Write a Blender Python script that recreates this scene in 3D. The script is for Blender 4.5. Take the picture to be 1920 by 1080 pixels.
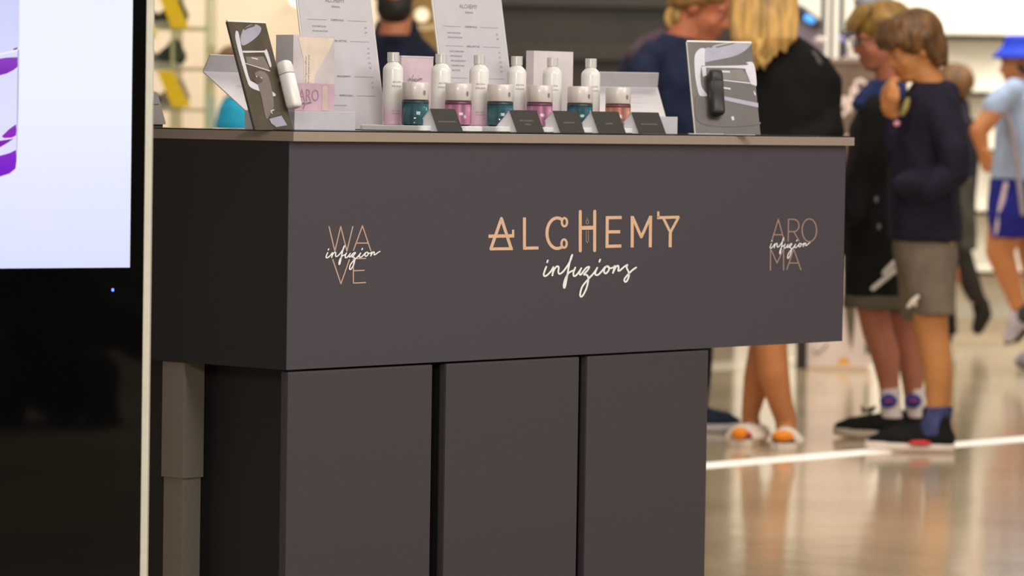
import bpy, bmesh, math, random
from mathutils import Vector, Matrix
random.seed(7)
S = bpy.context.scene
COL = S.collection
for o in list(bpy.data.objects): bpy.data.objects.remove(o)
# ------------------------------------------------------------------ camera
F = 7500.0; PITCH = 0.042958; ROLL = 0.0154065; EYE = 1.08
FW = Vector((0, math.cos(PITCH), -math.sin(PITCH)))
_r = Vector((1, 0, 0)); _u = _r.cross(FW)
RT = _r*math.cos(ROLL) + _u*math.sin(ROLL)
UP = _u*math.cos(ROLL) - _r*math.sin(ROLL)
CAM = Vector((0, 0, EYE))
cam = bpy.data.cameras.new('camera'); camo = bpy.data.objects.new('camera', cam); COL.objects.link(camo)
cam.sensor_width = 36; cam.lens = F/1920*36; cam.clip_end = 200
m = Matrix((RT, UP, -FW)).transposed().to_4x4(); m.translation = CAM
camo.matrix_world = m
S.camera = camo
cam.dof.use_dof = True; cam.dof.focus_distance = 7.75; cam.dof.aperture_fstop = 5.4
cam.dof.aperture_blades = 0
S.view_settings.view_transform = 'Standard'; S.view_settings.look = 'None'
S.view_settings.gamma = 1; S.view_settings.exposure = 0.0; S.view_settings.use_curve_mapping = False
# ------------------------------------------------------------------ light
W = bpy.data.worlds.new('hall_ambient'); S.world = W; W.use_nodes = True
bg = W.node_tree.nodes['Background']; bg.inputs[0].default_value = (1.0, 0.95, 0.88, 1); bg.inputs[1].default_value = 0.26
def area(name, loc, tgt, sx, sy, power, col=(1, .87, .70)):
    l = bpy.data.lights.new(name, 'AREA'); l.shape = 'RECTANGLE'; l.size = sx; l.size_y = sy
    l.energy = power; l.color = col
    o = bpy.data.objects.new(name, l); COL.objects.link(o); o.location = loc
    o.rotation_euler = (Vector(tgt)-Vector(loc)).to_track_quat('-Z', 'Y').to_euler(); return o
area('ceiling_or_added_fill', (1.6, 5.2, 3.9), (0.6, 7.8, .6), 2.4, 1.4, 105, (1, .96, .93))
area('ceiling_or_added_fill', (-0.55, -1.2, 3.0), (-.42, 7.7, .6), 1.2, 1.0, 140, (1, .95, .88))  # added fill from behind the viewpoint, lifts the counter's left side and leg
area('ceiling_or_added_fill', (-1.2, -3.0, 3.4), (-1.2, -2.9, 0), 3.0, 4.0, 190, (1, .9, .78))  # added over the floor behind the viewpoint to brighten its reflection in the kiosk
area('ceiling_or_added_fill', (4.4, 6.0, 3.0), (0.4, 8.0, .8), 2.2, 1.6, 75, (1, .94, .95))  # unseen side fill from the right, added to brighten the counter front
area('ceiling_or_added_fill', (0.3, 9.8, 4.0), (0.3, 9.0, 0), 3.2, .8, 55, (1, .9, .78))
area('ceiling_or_added_fill', (1.6, 11.6, 4.0), (1.6, 12.6, 0), 3.0, 1.6, 110, (1, .90, .76))
area('ceiling_or_added_fill', (1.0, 16.0, 4.2), (1.0, 18.5, .5), 7.0, 1.6, 150, (1, .93, .82))
area('ceiling_or_added_fill', (3.4, 18.0, 4.2), (3.4, 20.6, 1.0), 4.0, 1.0, 215, (1, .96, .90))
area('ceiling_or_added_fill', (-1.6, 16.5, 4.0), (-1.6, 19.5, 1.2), 2.0, 1.0, 45, (1, .94, .84))

# ------------------------------------------------------------------ pixel helpers (1920x1080 frame)
def ray(px, py): return FW*F + RT*(px-960) - UP*(py-540)
def at(px, py, Y):
    d = ray(px, py); return CAM + d*(Y/d.y)
def on_plane(px, py, P0, n):
    d = ray(px, py); t = (P0-CAM).dot(n)/d.dot(n); return CAM + d*t
def px_of(P):
    d = P-CAM; k = F/d.dot(FW); return 960+k*d.dot(RT), 540-k*d.dot(UP)

# ------------------------------------------------------------------ materials
def lin(c): return tuple(((v/255)/12.92 if v/255 <= .04045 else ((v/255+.055)/1.055)**2.4) for v in c)
def mat(name, rgb, rough=.5, metal=0, var=.04, scale=40, bump=0, coat=0, trans=0, emit=0, ior=1.45, spec=.5, stretch=None):
    M = bpy.data.materials.new(name); M.use_nodes = True; nt = M.node_tree; b = nt.nodes['Principled BSDF']
    c = lin(rgb)
    b.inputs['Base Color'].default_value = (*c, 1); b.inputs['Roughness'].default_value = rough
    b.inputs['Metallic'].default_value = metal; b.inputs['IOR'].default_value = ior
    b.inputs['Specular IOR Level'].default_value = spec
    if coat: b.inputs['Coat Weight'].default_value = coat; b.inputs['Coat Roughness'].default_value = .05
    if trans: b.inputs['Transmission Weight'].default_value = trans
    if emit: b.inputs['Emission Color'].default_value = (*c, 1); b.inputs['Emission Strength'].default_value = emit
    tc = nt.nodes.new('ShaderNodeTexCoord')
    mp = nt.nodes.new('ShaderNodeMapping'); nt.links.new(tc.outputs['Object'], mp.inputs[0])
    if stretch: mp.inputs['Scale'].default_value = stretch
    n = nt.nodes.new('ShaderNodeTexNoise'); n.inputs['Scale'].default_value = scale; n.inputs['Detail'].default_value = 3
    nt.links.new(mp.outputs[0], n.inputs['Vector'])
    if var:
        r = nt.nodes.new('ShaderNodeValToRGB')
        r.color_ramp.elements[0].position = .3; r.color_ramp.elements[1].position = .7
        r.color_ramp.elements[0].color = (*[v*(1-var*2) for v in c], 1); r.color_ramp.elements[1].color = (*[min(1, v*(1+var*2)) for v in c], 1)
        nt.links.new(n.outputs[0], r.inputs[0]); nt.links.new(r.outputs[0], b.inputs['Base Color'])
    if bump:
        bp = nt.nodes.new('ShaderNodeBump'); bp.inputs['Strength'].default_value = bump; bp.inputs['Distance'].default_value = .002
        nt.links.new(n.outputs[0], bp.inputs['Height']); nt.links.new(bp.outputs[0], b.inputs['Normal'])
    return M
MC = {}
def M_(rgb, rough=.6, **k):
    key = (tuple(rgb), rough, tuple(sorted(k.items())))
    if key not in MC: MC[key] = mat('paint_%d_%d_%d' % tuple(rgb), rgb, rough, **k)
    return MC[key]
def vgrad(M, c0, c1, z0, z1):
    """printed colour that fades along object z (real ink fade on packaging)"""
    nt = M.node_tree; b = nt.nodes['Principled BSDF']
    tc = nt.nodes.new('ShaderNodeTexCoord'); sp = nt.nodes.new('ShaderNodeSeparateXYZ'); nt.links.new(tc.outputs['Object'], sp.inputs[0])
    mr = nt.nodes.new('ShaderNodeMapRange'); mr.inputs[1].default_value = z0; mr.inputs[2].default_value = z1
    nt.links.new(sp.outputs[2], mr.inputs[0])
    r = nt.nodes.new('ShaderNodeValToRGB'); r.color_ramp.elements[0].color = (*lin(c0), 1); r.color_ramp.elements[1].color = (*lin(c1), 1)
    nt.links.new(mr.outputs[0], r.inputs[0]); nt.links.new(r.outputs[0], b.inputs['Base Color']); return M

# ------------------------------------------------------------------ mesh helpers
def tag(o, label=None, cat=None, group=None, kind=None):
    if label: o['label'] = label
    if cat: o['category'] = cat
    if group: o['group'] = group
    if kind: o['kind'] = kind
    return o
def empty(name, loc=(0, 0, 0), rz=0, label=None, cat=None, group=None):
    o = bpy.data.objects.new(name, None); COL.objects.link(o); o.location = loc; o.rotation_euler = (0, 0, rz)
    o.empty_display_size = .02
    return tag(o, label, cat, group)
def face_to(bm, n):
    for f in bm.faces:
        f.normal_update()
        if f.normal.dot(n) < 0: f.normal_flip()
def obj(name, bm, mats, parent=None, smooth=False, recalc=True):
    if not recalc: face_to(bm, Vector((0, -1, 0)))
    if recalc: bmesh.ops.recalc_face_normals(bm, faces=bm.faces[:])
    me = bpy.data.meshes.new(name); bm.to_mesh(me); bm.free()
    if not isinstance(mats, (list, tuple)): mats = [mats]
    for q in mats: me.materials.append(q)
    if smooth:
        for p in me.polygons: p.use_smooth = True
    o = bpy.data.objects.new(name, me); COL.objects.link(o)
    if parent is not None: o.parent = parent
    return o
def world_child(o, parent):
    """vertices of o are in world space: express them in the parent's space"""
    mw = Matrix.Translation(parent.location) @ parent.rotation_euler.to_matrix().to_4x4()
    o.data.transform(mw.inverted()); o.parent = parent; return o
def box(bm, x0, x1, y0, y1, z0, z1, bev=0, mi=0):
    vs = [bm.verts.new(p) for p in ((x0,y0,z0),(x1,y0,z0),(x1,y1,z0),(x0,y1,z0),(x0,y0,z1),(x1,y0,z1),(x1,y1,z1),(x0,y1,z1))]
    fs = [bm.faces.new([vs[i] for i in q]) for q in ((0,3,2,1),(4,5,6,7),(0,1,5,4),(1,2,6,5),(2,3,7,6),(3,0,4,7))]
    for f in fs: f.material_index = mi
    if bev:
        es = list({e for f in fs for e in f.edges})
        r = bmesh.ops.bevel(bm, geom=es, offset=bev, segments=2, affect='EDGES', profile=.7)
        for f in r['faces']: f.material_index = mi
    return vs
def hexa(bm, P, mi=0):
    """P: 8 points, bottom ring then top ring"""
    vs = [bm.verts.new(p) for p in P]
    for q in ((0,3,2,1),(4,5,6,7),(0,1,5,4),(1,2,6,5),(2,3,7,6),(3,0,4,7)):
        bm.faces.new([vs[i] for i in q]).material_index = mi
def slab4(bm, Q, n, t, mi=0):
    """quad Q extruded by -n*t"""
    hexa(bm, [q - n*t for q in Q] + list(Q), mi)
def poly(bm, pts, mi=0):
    f = bm.faces.new([bm.verts.new(p) for p in pts]); f.material_index = mi; return f
def prism(bm, pts, off, mi=0):
    a = [bm.verts.new(p) for p in pts]; b = [bm.verts.new(Vector(p)+off) for p in pts]; n = len(pts)
    bm.faces.new(a).material_index = mi; bm.faces.new(b[::-1]).material_index = mi
    for i in range(n): bm.faces.new((a[i], a[(i+1) % n], b[(i+1) % n], b[i])).material_index = mi
def lathe(bm, prof, seg=40, mi=0, cx=0, cy=0, sx=1, sy=1):
    rings = []
    for r, z in prof:
        if r < 1e-6: rings.append([bm.verts.new((cx, cy, z))])
        else: rings.append([bm.verts.new((cx+r*sx*math.cos(2*math.pi*i/seg), cy+r*sy*math.sin(2*math.pi*i/seg), z)) for i in range(seg)])
    for a, b in zip(rings, rings[1:]):
        for i in range(seg):
            j = (i+1) % seg
            q = [a[0]] if len(a) == 1 else [a[i], a[j]]
            q += [b[0]] if len(b) == 1 else [b[j], b[i]]
            if len(q) > 2: bm.faces.new(q).material_index = mi
def cap(bm, p1, r1, p2, r2, seg=14, mi=0):
    p1 = Vector(p1); p2 = Vector(p2); ax = p2-p1; L = ax.length
    if L < 1e-6: ax = Vector((0, 0, 1)); L = 1e-6
    ax.normalize(); t = ax.orthogonal().normalized(); s = ax.cross(t)
    prof = [(r1*math.sin(a), -r1*math.cos(a)) for a in (math.pi/2*k/4 for k in range(0, 5))]
    prof += [(r2*math.cos(a), L + r2*math.sin(a)) for a in (math.pi/2*k/4 for k in range(0, 5))]
    rings = []
    for r, h in prof:
        c = p1 + ax*h
        rings.append([bm.verts.new(c)] if r < 1e-6 else [bm.verts.new(c + t*r*math.cos(2*math.pi*i/seg) + s*r*math.sin(2*math.pi*i/seg)) for i in range(seg)])
    for a, b in zip(rings, rings[1:]):
        for i in range(seg):
            j = (i+1) % seg
            q = ([a[0]] if len(a) == 1 else [a[i], a[j]]) + ([b[0]] if len(b) == 1 else [b[j], b[i]])
            if len(q) > 2: bm.faces.new(q).material_index = mi
def chain(bm, pts, seg=14, mi=0):
    """pts: [(point, radius), ...]"""
    for (a, ra), (b, rb) in zip(pts, pts[1:]): cap(bm, a, ra, b, rb, seg, mi)
def ell(bm, c, r, rot=None, seg=24, mi=0):
    c = Vector(c); R = rot or Matrix.Identity(3); n = seg//2; rings = []
    for k in range(n+1):
        a = math.pi*k/n; z = -math.cos(a); w = math.sin(a)
        if k in (0, n): rings.append([bm.verts.new(c + R @ Vector((0, 0, z*r[2])))])
        else: rings.append([bm.verts.new(c + R @ Vector((w*r[0]*math.cos(2*math.pi*i/seg), w*r[1]*math.sin(2*math.pi*i/seg), z*r[2]))) for i in range(seg)])
    for a, b in zip(rings, rings[1:]):
        for i in range(seg):
            j = (i+1) % seg
            q = ([a[0]] if len(a) == 1 else [a[i], a[j]]) + ([b[0]] if len(b) == 1 else [b[j], b[i]])
            if len(q) > 2: bm.faces.new(q).material_index = mi
def loft(bm, rings, seg=28, mi=0):
    """rings: (centre, rx, ry[, rot z]) horizontal ellipses from bottom to top, capped"""
    R = []
    for q in rings:
        c = Vector(q[0]); rz = q[3] if len(q) > 3 else 0
        R.append([bm.verts.new(c + Vector((q[1]*math.cos(t)*math.cos(rz)-q[2]*math.sin(t)*math.sin(rz), q[1]*math.cos(t)*math.sin(rz)+q[2]*math.sin(t)*math.cos(rz), 0))) for t in (2*math.pi*i/seg for i in range(seg))])
    bm.faces.new(R[0][::-1]).material_index = mi; bm.faces.new(R[-1]).material_index = mi
    for a, b in zip(R, R[1:]):
        for i in range(seg): bm.faces.new((a[i], a[(i+1) % seg], b[(i+1) % seg], b[i])).material_index = mi
from mathutils import noise as mnoise
def fuse(name, bm, m, parent=None, voxel=.007, it=4, fac=.6, fold=None):
    """merge overlapping closed shapes into one continuous smooth surface"""
    bmesh.ops.recalc_face_normals(bm, faces=bm.faces[:])
    me = bpy.data.meshes.new('t'); bm.to_mesh(me); bm.free()
    o = bpy.data.objects.new('t', me); COL.objects.link(o)
    md = o.modifiers.new('r', 'REMESH'); md.mode = 'VOXEL'; md.voxel_size = voxel; md.use_smooth_shade = True
    if it: s = o.modifiers.new('s', 'SMOOTH'); s.iterations = it; s.factor = fac
    dg = bpy.context.evaluated_depsgraph_get(); dg.update()
    n = bpy.data.meshes.new_from_object(o.evaluated_get(dg)); n.name = name
    bpy.data.objects.remove(o); bpy.data.meshes.remove(me)
    n.materials.clear(); n.materials.append(m)
    mn = m.name
    if fold is None: fold = (.0075, 9, .45) if m.get('cloth') else (.0035, 38, .10) if 'hair' in mn else None
    if fold:
        amp, sc, st = fold; nr = [v.normal.copy() for v in n.vertices]
        for v, q in zip(n.vertices, nr):
            c = v.co; p = Vector((c.x*sc, c.y*sc, c.z*sc*st + .6*math.sin(c.x*9)))
            a = 1-abs(mnoise.noise(p))*2.2; a2 = mnoise.noise(p*2.3+Vector((7, 3, 1)))
            v.co = c + q*amp*(a*.7-.45+a2*.4)
    for p in n.polygons: p.use_smooth = True; p.material_index = 0
    r = bpy.data.objects.new(name, n); COL.objects.link(r)
    if parent is not None: world_child(r, parent)
    return r
def crom(P, n=6):
    if len(P) < 3: return P
    Q = [P[0]] + P + [P[-1]]; out = []
    for i in range(1, len(Q)-2):
        a, b, c, d = Q[i-1:i+3]
        for k in range(n):
            t = k/n
            out.append(tuple(.5*((2*b[j]) + (-a[j]+c[j])*t + (2*a[j]-5*b[j]+4*c[j]-d[j])*t*t + (-a[j]+3*b[j]-3*c[j]+d[j])*t**3) for j in (0, 1)))
    out.append(P[-1]); return out
_RB = [0]
def ribbon(bm, P, w, M2, mi=0, joints=True, lift=0):
    """2-d polyline P, width w, as flat mitred strips; sharp corners get a round joint. M2(x, y, lift) gives the 3-d point"""
    P = [p for i, p in enumerate(P) if i == 0 or math.hypot(p[0]-P[i-1][0], p[1]-P[i-1][1]) > 1e-4]
    if len(P) < 2: return
    D = []
    for (x0, y0), (x1, y1) in zip(P, P[1:]):
        L = math.hypot(x1-x0, y1-y0); D.append(((x1-x0)/L, (y1-y0)/L))
    runs = [[0]]
    for i in range(1, len(D)):
        if D[i][0]*D[i-1][0]+D[i][1]*D[i-1][1] > .55: runs[-1].append(i)
        else: runs.append([i])
    for r_ in runs:
        _RB[0] += 1; lf = lift + (_RB[0] % 4)*1.1e-4; prev = None
        for k in r_ + [None]:
            i = r_[-1]+1 if k is None else k
            if k is None: dx, dy = D[i-1]; sc = 1
            elif k == r_[0]: dx, dy = D[k]; sc = 1
            else:
                dx, dy = D[k][0]+D[k-1][0], D[k][1]+D[k-1][1]; L = math.hypot(dx, dy); dx, dy = dx/L, dy/L
                sc = 1/max(.5, dx*D[k][0]+dy*D[k][1])
            nx, ny = -dy*w/2*sc, dx*w/2*sc; x, y = P[i]
            cur = (M2(x+nx, y+ny, lf), M2(x-nx, y-ny, lf))
            if prev: poly(bm, [prev[0], prev[1], cur[1], cur[0]], mi)
            prev = cur
    if joints:
        pts = [P[r_[0]] for r_ in runs[1:]] + ([P[0], P[-1]] if joints == 2 else [])
        for x, y in pts:
            poly(bm, [M2(x+w/2*math.cos(t*math.pi/6), y+w/2*math.sin(t*math.pi/6), lift+5.5e-4) for t in range(12)], mi)
def text_mesh(s, size, align='CENTER', fn=None):
    """returns list of polygons (2-d) of a text in Blender's own font"""
    c = bpy.data.curves.new('t', 'FONT'); c.body = s; c.size = size; c.align_x = align; c.align_y = 'CENTER'; c.resolution_u = 2
    o = bpy.data.objects.new('t', c); COL.objects.link(o)
    dg = bpy.context.evaluated_depsgraph_get(); dg.update()
    me = bpy.data.meshes.new_from_object(o.evaluated_get(dg))
    P = [[(me.vertices[i].co.x, me.vertices[i].co.y) for i in p.vertices] for p in me.polygons]
    bpy.data.objects.remove(o); bpy.data.curves.remove(c); bpy.data.meshes.remove(me); return P
def text_on(bm, s, size, M2, x=0, y=0, align='CENTER', mi=0):
    for q in text_mesh(s, size, align): poly(bm, [M2(x+a, y+b) for a, b in q], mi)
def fix(o):
    """printed marks: faces all one way is not needed, only two-sided shading"""
    return o

# ------------------------------------------------------------------ counter frame
YAW = 0.84062518; LEN = 1.72510558
A_ = Vector((math.cos(YAW), math.sin(YAW), 0)); B_ = Vector((-math.sin(YAW), math.cos(YAW), 0))
C0 = Vector((-0.42224364, 7.50261932, EYE-0.05344155))      # top left front corner of the fascia
TOP = C0.z + 0.018                                          # top of the slab
GT = TOP + .0025                                            # top of the black glass sheet
def ctr(u, v, z=0): return Vector((C0.x, C0.y, 0)) + A_*u + B_*v + Vector((0, 0, z))
def u_at(px, v, z=GT, w=0):
    lo, hi = -1.0, 3.0
    for _ in range(50):
        mid = (lo+hi)/2
        if px_of(ctr(mid, v, z))[0] < px: lo = mid
        else: hi = mid
    return lo
def cbox(bm, u0, u1, v0, v1, z0, z1, bev=0, mi=0): box(bm, u0, u1, v0, v1, z0, z1, bev, mi)   # local to an empty at ctr(0,0)

# ------------------------------------------------------------------ setting
def struct(name, bm, m, smooth=False):
    o = obj(name, bm, m, None, smooth); o['kind'] = 'structure'; return o
floor_m = mat('polished_floor', (208, 186, 152), .13, var=.10, scale=1.1, spec=.6, coat=.35)
nt = floor_m.node_tree; b = nt.nodes['Principled BSDF']; b.inputs['Coat Roughness'].default_value = .12
# thin tile joints, laid parallel to the counter
tc = nt.nodes.new('ShaderNodeTexCoord'); mp = nt.nodes.new('ShaderNodeMapping'); mp.inputs['Rotation'].default_value = (0, 0, -YAW)
br = nt.nodes.new('ShaderNodeTexBrick'); br.offset = .0; br.inputs['Scale'].default_value = 1; br.inputs['Mortar Size'].default_value = .003
br.inputs['Brick Width'].default_value = .9; br.inputs['Row Height'].default_value = .9
br.inputs['Color1'].default_value = (1, 1, 1, 1); br.inputs['Color2'].default_value = (.92, .92, .92, 1); br.inputs['Mortar'].default_value = (.62, .58, .52, 1)
nt.links.new(tc.outputs['Object'], mp.inputs[0]); nt.links.new(mp.outputs[0], br.inputs['Vector'])
mx = nt.nodes.new('ShaderNodeMix'); mx.data_type = 'RGBA'; mx.blend_type = 'MULTIPLY'; mx.inputs[0].default_value = 1
src = b.inputs['Base Color'].links[0].from_socket
nt.links.new(src, mx.inputs[6]); nt.links.new(br.outputs[0], mx.inputs[7]); nt.links.new(mx.outputs[2], b.inputs['Base Color'])
# slow waviness of the polish
nz = nt.nodes.new('ShaderNodeTexNoise'); nz.inputs['Scale'].default_value = 2.2; bp = nt.nodes.new('ShaderNodeBump')
bp.inputs['Strength'].default_value = .12; bp.inputs['Distance'].default_value = .02
nt.links.new(tc.outputs['Object'], nz.inputs['Vector']); nt.links.new(nz.outputs[0], bp.inputs['Height']); nt.links.new(bp.outputs[0], b.inputs['Normal'])
bm = bmesh.new(); box(bm, -6, 7, -6, 21.2, -.1, 0); struct('floor', bm, floor_m)
# pale floor strips parallel to the counter front, the first with an added glow
strip_m = mat('floor_line_painted_glow', (250, 246, 236), .3, var=0, emit=.42); strip2_m = mat('pale_floor_band', (236, 226, 206), .2, var=.02, scale=3)  # first strip is no lamp: emission imitates bright light on the floor
def floor_strip(name, p, q, w, sm, h=.0012):
    a = Vector(p); b = Vector(q); d = (b-a).normalized(); n = Vector((-d.y, d.x, 0))*w/2
    bm = bmesh.new(); hexa(bm, [a-n, b-n, b+n, a+n, a-n+Vector((0,0,h)), b-n+Vector((0,0,h)), b+n+Vector((0,0,h)), a+n+Vector((0,0,h))])
    return struct(name, bm, sm)
def floor_pt(px, py):
    d = ray(px, py); t = -CAM.z/d.z; return CAM + d*t
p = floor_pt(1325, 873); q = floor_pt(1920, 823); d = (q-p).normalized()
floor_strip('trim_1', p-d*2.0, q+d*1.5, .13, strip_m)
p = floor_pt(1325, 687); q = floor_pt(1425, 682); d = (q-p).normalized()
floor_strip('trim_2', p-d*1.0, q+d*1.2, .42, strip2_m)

cream = mat('cream_wall_paint', (243, 236, 220), .6, var=.02, scale=2)
beige = mat('beige_wall_paint', (236, 218, 192), .6, var=.03, scale=1.5)
olive = mat('ochre_wall_panel', (138, 108, 52), .55, var=.08, scale=2)
darkw = mat('dark_shopfront', (33, 27, 19), .45, var=.25, scale=1.3, stretch=(1, 1, 2.5))
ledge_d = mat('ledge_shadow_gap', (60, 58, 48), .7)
def wall(name, px0, px1, Y, h, m, th=.15):
    x0 = at(px0, 230, Y).x; x1 = at(px1, 230, Y).x
    bm = bmesh.new(); box(bm, x0, x1, Y, Y+th, 0, h); return struct(name, bm, m)
wall('wall_left', -600, 705, 18.6, 4.0, beige)
wall('wall_centre', 690, 842, 19.2, 4.0, olive)
wall('wall_shopfront', 842, 1385, 19.6, 4.0, darkw)
wall('wall_right', 1385, 2300, 20.6, 4.0, cream)
# recessed bands of the dark shopfront
bm = bmesh.new()
for z0, z1 in ((0.0, .1), (1.36, 1.44), (1.62, 1.7), (2.2, 2.3)): box(bm, at(846, 200, 19.6).x, at(1380, 200, 19.6).x, 19.55, 19.62, z0, z1)
struct('trim_3', bm, mat('shopfront_rail', (44, 37, 27), .4, var=.1))
# white stepped display ledges along the right wall
def zz(py, px, Y): return at(px, py, Y).z
for k, (py, x0, x1) in enumerate(((68, 1758, 1902), (175, 1775, 1880), (285, 1840, 2100), (400, 1790, 2100), (513, 1760, 2100))):
    z = zz(py, (x0+x1)/2, 20.4); X0 = at(x0, py, 20.5).x; X1 = at(x1, py, 20.5).x
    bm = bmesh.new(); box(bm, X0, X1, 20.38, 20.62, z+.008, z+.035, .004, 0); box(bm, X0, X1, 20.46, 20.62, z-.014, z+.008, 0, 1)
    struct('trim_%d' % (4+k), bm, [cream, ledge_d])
bm = bmesh.new(); box(bm, at(1385, 600, 20.5).x, at(2300, 600, 20.5).x, 20.52, 20.62, 0, .075); struct('baseboard_right', bm, mat('skirting_grey', (176, 160, 134), .5))
bm = bmesh.new(); box(bm, at(-600, 600, 18.5).x, at(700, 600, 18.5).x, 18.54, 18.62, 0, .08); struct('baseboard_left', bm, mat('skirting_tan', (170, 150, 120), .5))
# round logo and small lettering on the ochre wall
sg = empty('wall_sign', (0, 0, 0), 0, 'pale round logo above a short word, on the ochre wall', 'sign')
wm = mat('sign_white', (250, 236, 205), .5, emit=.35)
c = at(791, 28, 19.18); bm = bmesh.new()
ring = [c + Vector((.034*math.cos(t*math.pi/12), 0, .034*math.sin(t*math.pi/12))) for t in range(24)]
prism(bm, ring, Vector((0, .02, 0))); obj('logo_disc', bm, wm, sg)
bm = bmesh.new(); c = at(799, 50, 19.18)
text_on(bm, 'huami', .052, lambda x, y, l=0: c + Vector((x, 0, y)))
obj('lettering', bm, mat('sign_letters', (240, 214, 170), .5, emit=.2), sg)
# lamp on the left wall
lp = empty('wall_lamp', at(562, -6, 18.4), 0, 'glowing round wall lamp on the beige wall, at the top edge', 'lamp')
bm = bmesh.new(); ell(bm, (0, 0, 0), (.05, .05, .05)); obj('globe', bm, mat('lamp_globe', (255, 244, 220), .4, emit=1.4), lp, True)
bm = bmesh.new(); cap(bm, (0, .04, 0), .012, (0, .2, 0), .012); obj('bracket', bm, M_((150, 140, 120), .4), lp, True)

# ------------------------------------------------------------------ counter
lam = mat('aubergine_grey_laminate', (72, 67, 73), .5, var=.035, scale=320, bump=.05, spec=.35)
lam_side = mat('shade_darkened_laminate', (38, 36, 36), .5, var=.05, scale=320, bump=.05, spec=.35)  # counter laminate darkened, shade of the left side and recesses put into the colour
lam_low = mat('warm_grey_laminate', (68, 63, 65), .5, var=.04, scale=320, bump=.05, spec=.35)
alu = mat('champagne_edge', (164, 148, 134), .38, .25, var=.03, scale=60, stretch=(1, 1, 20))
steel = mat('grey_powder_coat', (136, 126, 114), .45, .1, var=.03, scale=200)
glassb = mat('black_glass', (24, 24, 22), .08, var=0)
cnt = empty('counter', ctr(0, 0), YAW, 'long grey retail counter with a champagne edged top and printed fascia', 'counter')
Z0 = C0.z; ZB = Z0-.43; DEP = .62
bm = bmesh.new(); cbox(bm, -.002, LEN+.012, -.014, DEP, Z0, TOP, .0008); obj('countertop', bm, alu, cnt)
bm = bmesh.new(); cbox(bm, .004, LEN+.004, -.006, DEP-.01, TOP, GT); obj('glass_sheet', bm, glassb, cnt)
bm = bmesh.new(); cbox(bm, .0012, LEN, 0, .018, ZB, Z0, .0006); fp = obj('fascia', bm, lam, cnt)
bm = bmesh.new(); cbox(bm, .0, .0011, .0006, .0185, ZB, Z0); cbox(bm, .0, .018, .0185, DEP-.02, ZB, Z0); obj('side_panel', bm, lam_side, cnt)
bm = bmesh.new(); cbox(bm, LEN-.018, LEN, .0185, DEP-.02, ZB, Z0); obj('side_panel', bm, lam, cnt)
bm = bmesh.new(); cbox(bm, .019, LEN-.019, DEP-.04, DEP-.02, ZB, Z0); obj('back_panel', bm, lam_side, cnt)
# telescopic table leg
lv = None
lo, hi = 0., .6
for _ in range(40):
    mid = (lo+hi)/2
    if px_of(ctr(.004, mid, ZB-.05))[0] > 345.5: lo = mid
    else: hi = mid
lv = lo
bm = bmesh.new(); cbox(bm, .004, .058, lv, lv+.062, ZB-.225, ZB-.0005, .0015); lg = obj('leg', bm, steel, cnt)
bm = bmesh.new(); cbox(bm, .0075, .0545, lv+.0035, lv+.0585, .03, ZB-.225, .0015); o = obj('leg_lower_tube', bm, steel, lg)
bm = bmesh.new(); cbox(bm, -.0, .062, lv-.03, lv+.26, .0, .03, .003); obj('leg_foot', bm, steel, lg)
for u0 in (LEN-.062,):
    bm = bmesh.new(); cbox(bm, u0, u0+.054, DEP-.14, DEP-.08, .03, ZB-.0005, .0015); lg2 = obj('leg', bm, steel, cnt)
    bm = bmesh.new(); cbox(bm, u0-.004, u0+.058, DEP-.3, DEP-.05, 0, .03, .003); obj('leg_foot', bm, steel, lg2)

# logos on the fascia, drawn in the plane of the fascia
pn = -B_; P0 = C0 + pn*.0006
def fas(zx, zy, sc, ox, oy):
    def M2(x, y, lift=0):
        w = on_plane(ox + x/sc, oy + y/sc, P0 + pn*lift, pn); return w
    return M2
gold = mat('rose_gold_print', (222, 184, 152), .45, .1, var=.03)
gold2 = mat('dusky_gold_print', (168, 142, 126), .45, .1, var=.03)
gold3 = mat('fine_gold_print', (198, 166, 144), .45, .1, var=.03)
whitep = mat('white_print', (240, 240, 236), .5, var=.01)
def arc(cx, cy, rx, ry, a0, a1, n=30): return [(cx+rx*math.cos(math.radians(a0+(a1-a0)*k/n)), cy+ry*math.sin(math.radians(a0+(a1-a0)*k/n))) for k in range(n+1)]
Mb = fas(0, 0, 4.683, 890, 370)
bm = bmesh.new()
def S_(P, w=27, j=1): ribbon(bm, P, w, Mb, 0, j)
S_([(140, 458), (235, 186), (322, 456)]); S_([(133, 453), (334, 451)], 26); S_([(121, 342), (347, 338)], 30, 0); S_([(338, 345), (337, 284)], 20, 0)
S_([(437, 177), (437, 447), (561, 444)], 27, 0); S_([(437, 447), (425, 447)], 27, 0)
S_(arc(725, 315, 90, 134, -62, -298, 40), 27)
S_(arc(788, 218, 23, 36, 0, 360), 20); S_(arc(785, 406, 23, 36, 0, 360), 20)
S_([(927, 124), (927, 470)], 27, 2); S_([(1054, 122), (1053, 468)], 27, 2); S_([(927, 269), (1054, 266)], 34, 0)
S_([(1164, 165), (1162, 444)], 27, 0); S_([(1150, 179), (1291, 177)], 28, 0); S_([(1150, 304), (1278, 302)], 28, 0); S_([(1150, 431), (1288, 427)], 28, 0)
S_([(1383, 164), (1383, 440)], 27, 0); S_([(1386, 172), (1463, 348), (1544, 170)], 25); S_([(1545, 162), (1541, 439)], 27, 0)
S_([(1601, 179), (1797, 174)], 26, 0); S_([(1655, 180), (1718, 308), (1792, 172)], 22); S_([(1718, 300), (1716, 438)], 27, 0); S_([(1612, 180), (1612, 124)], 20, 0)
ml = obj('main_logo', bm, gold, fp, recalc=False)
bm = bmesh.new()
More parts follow.
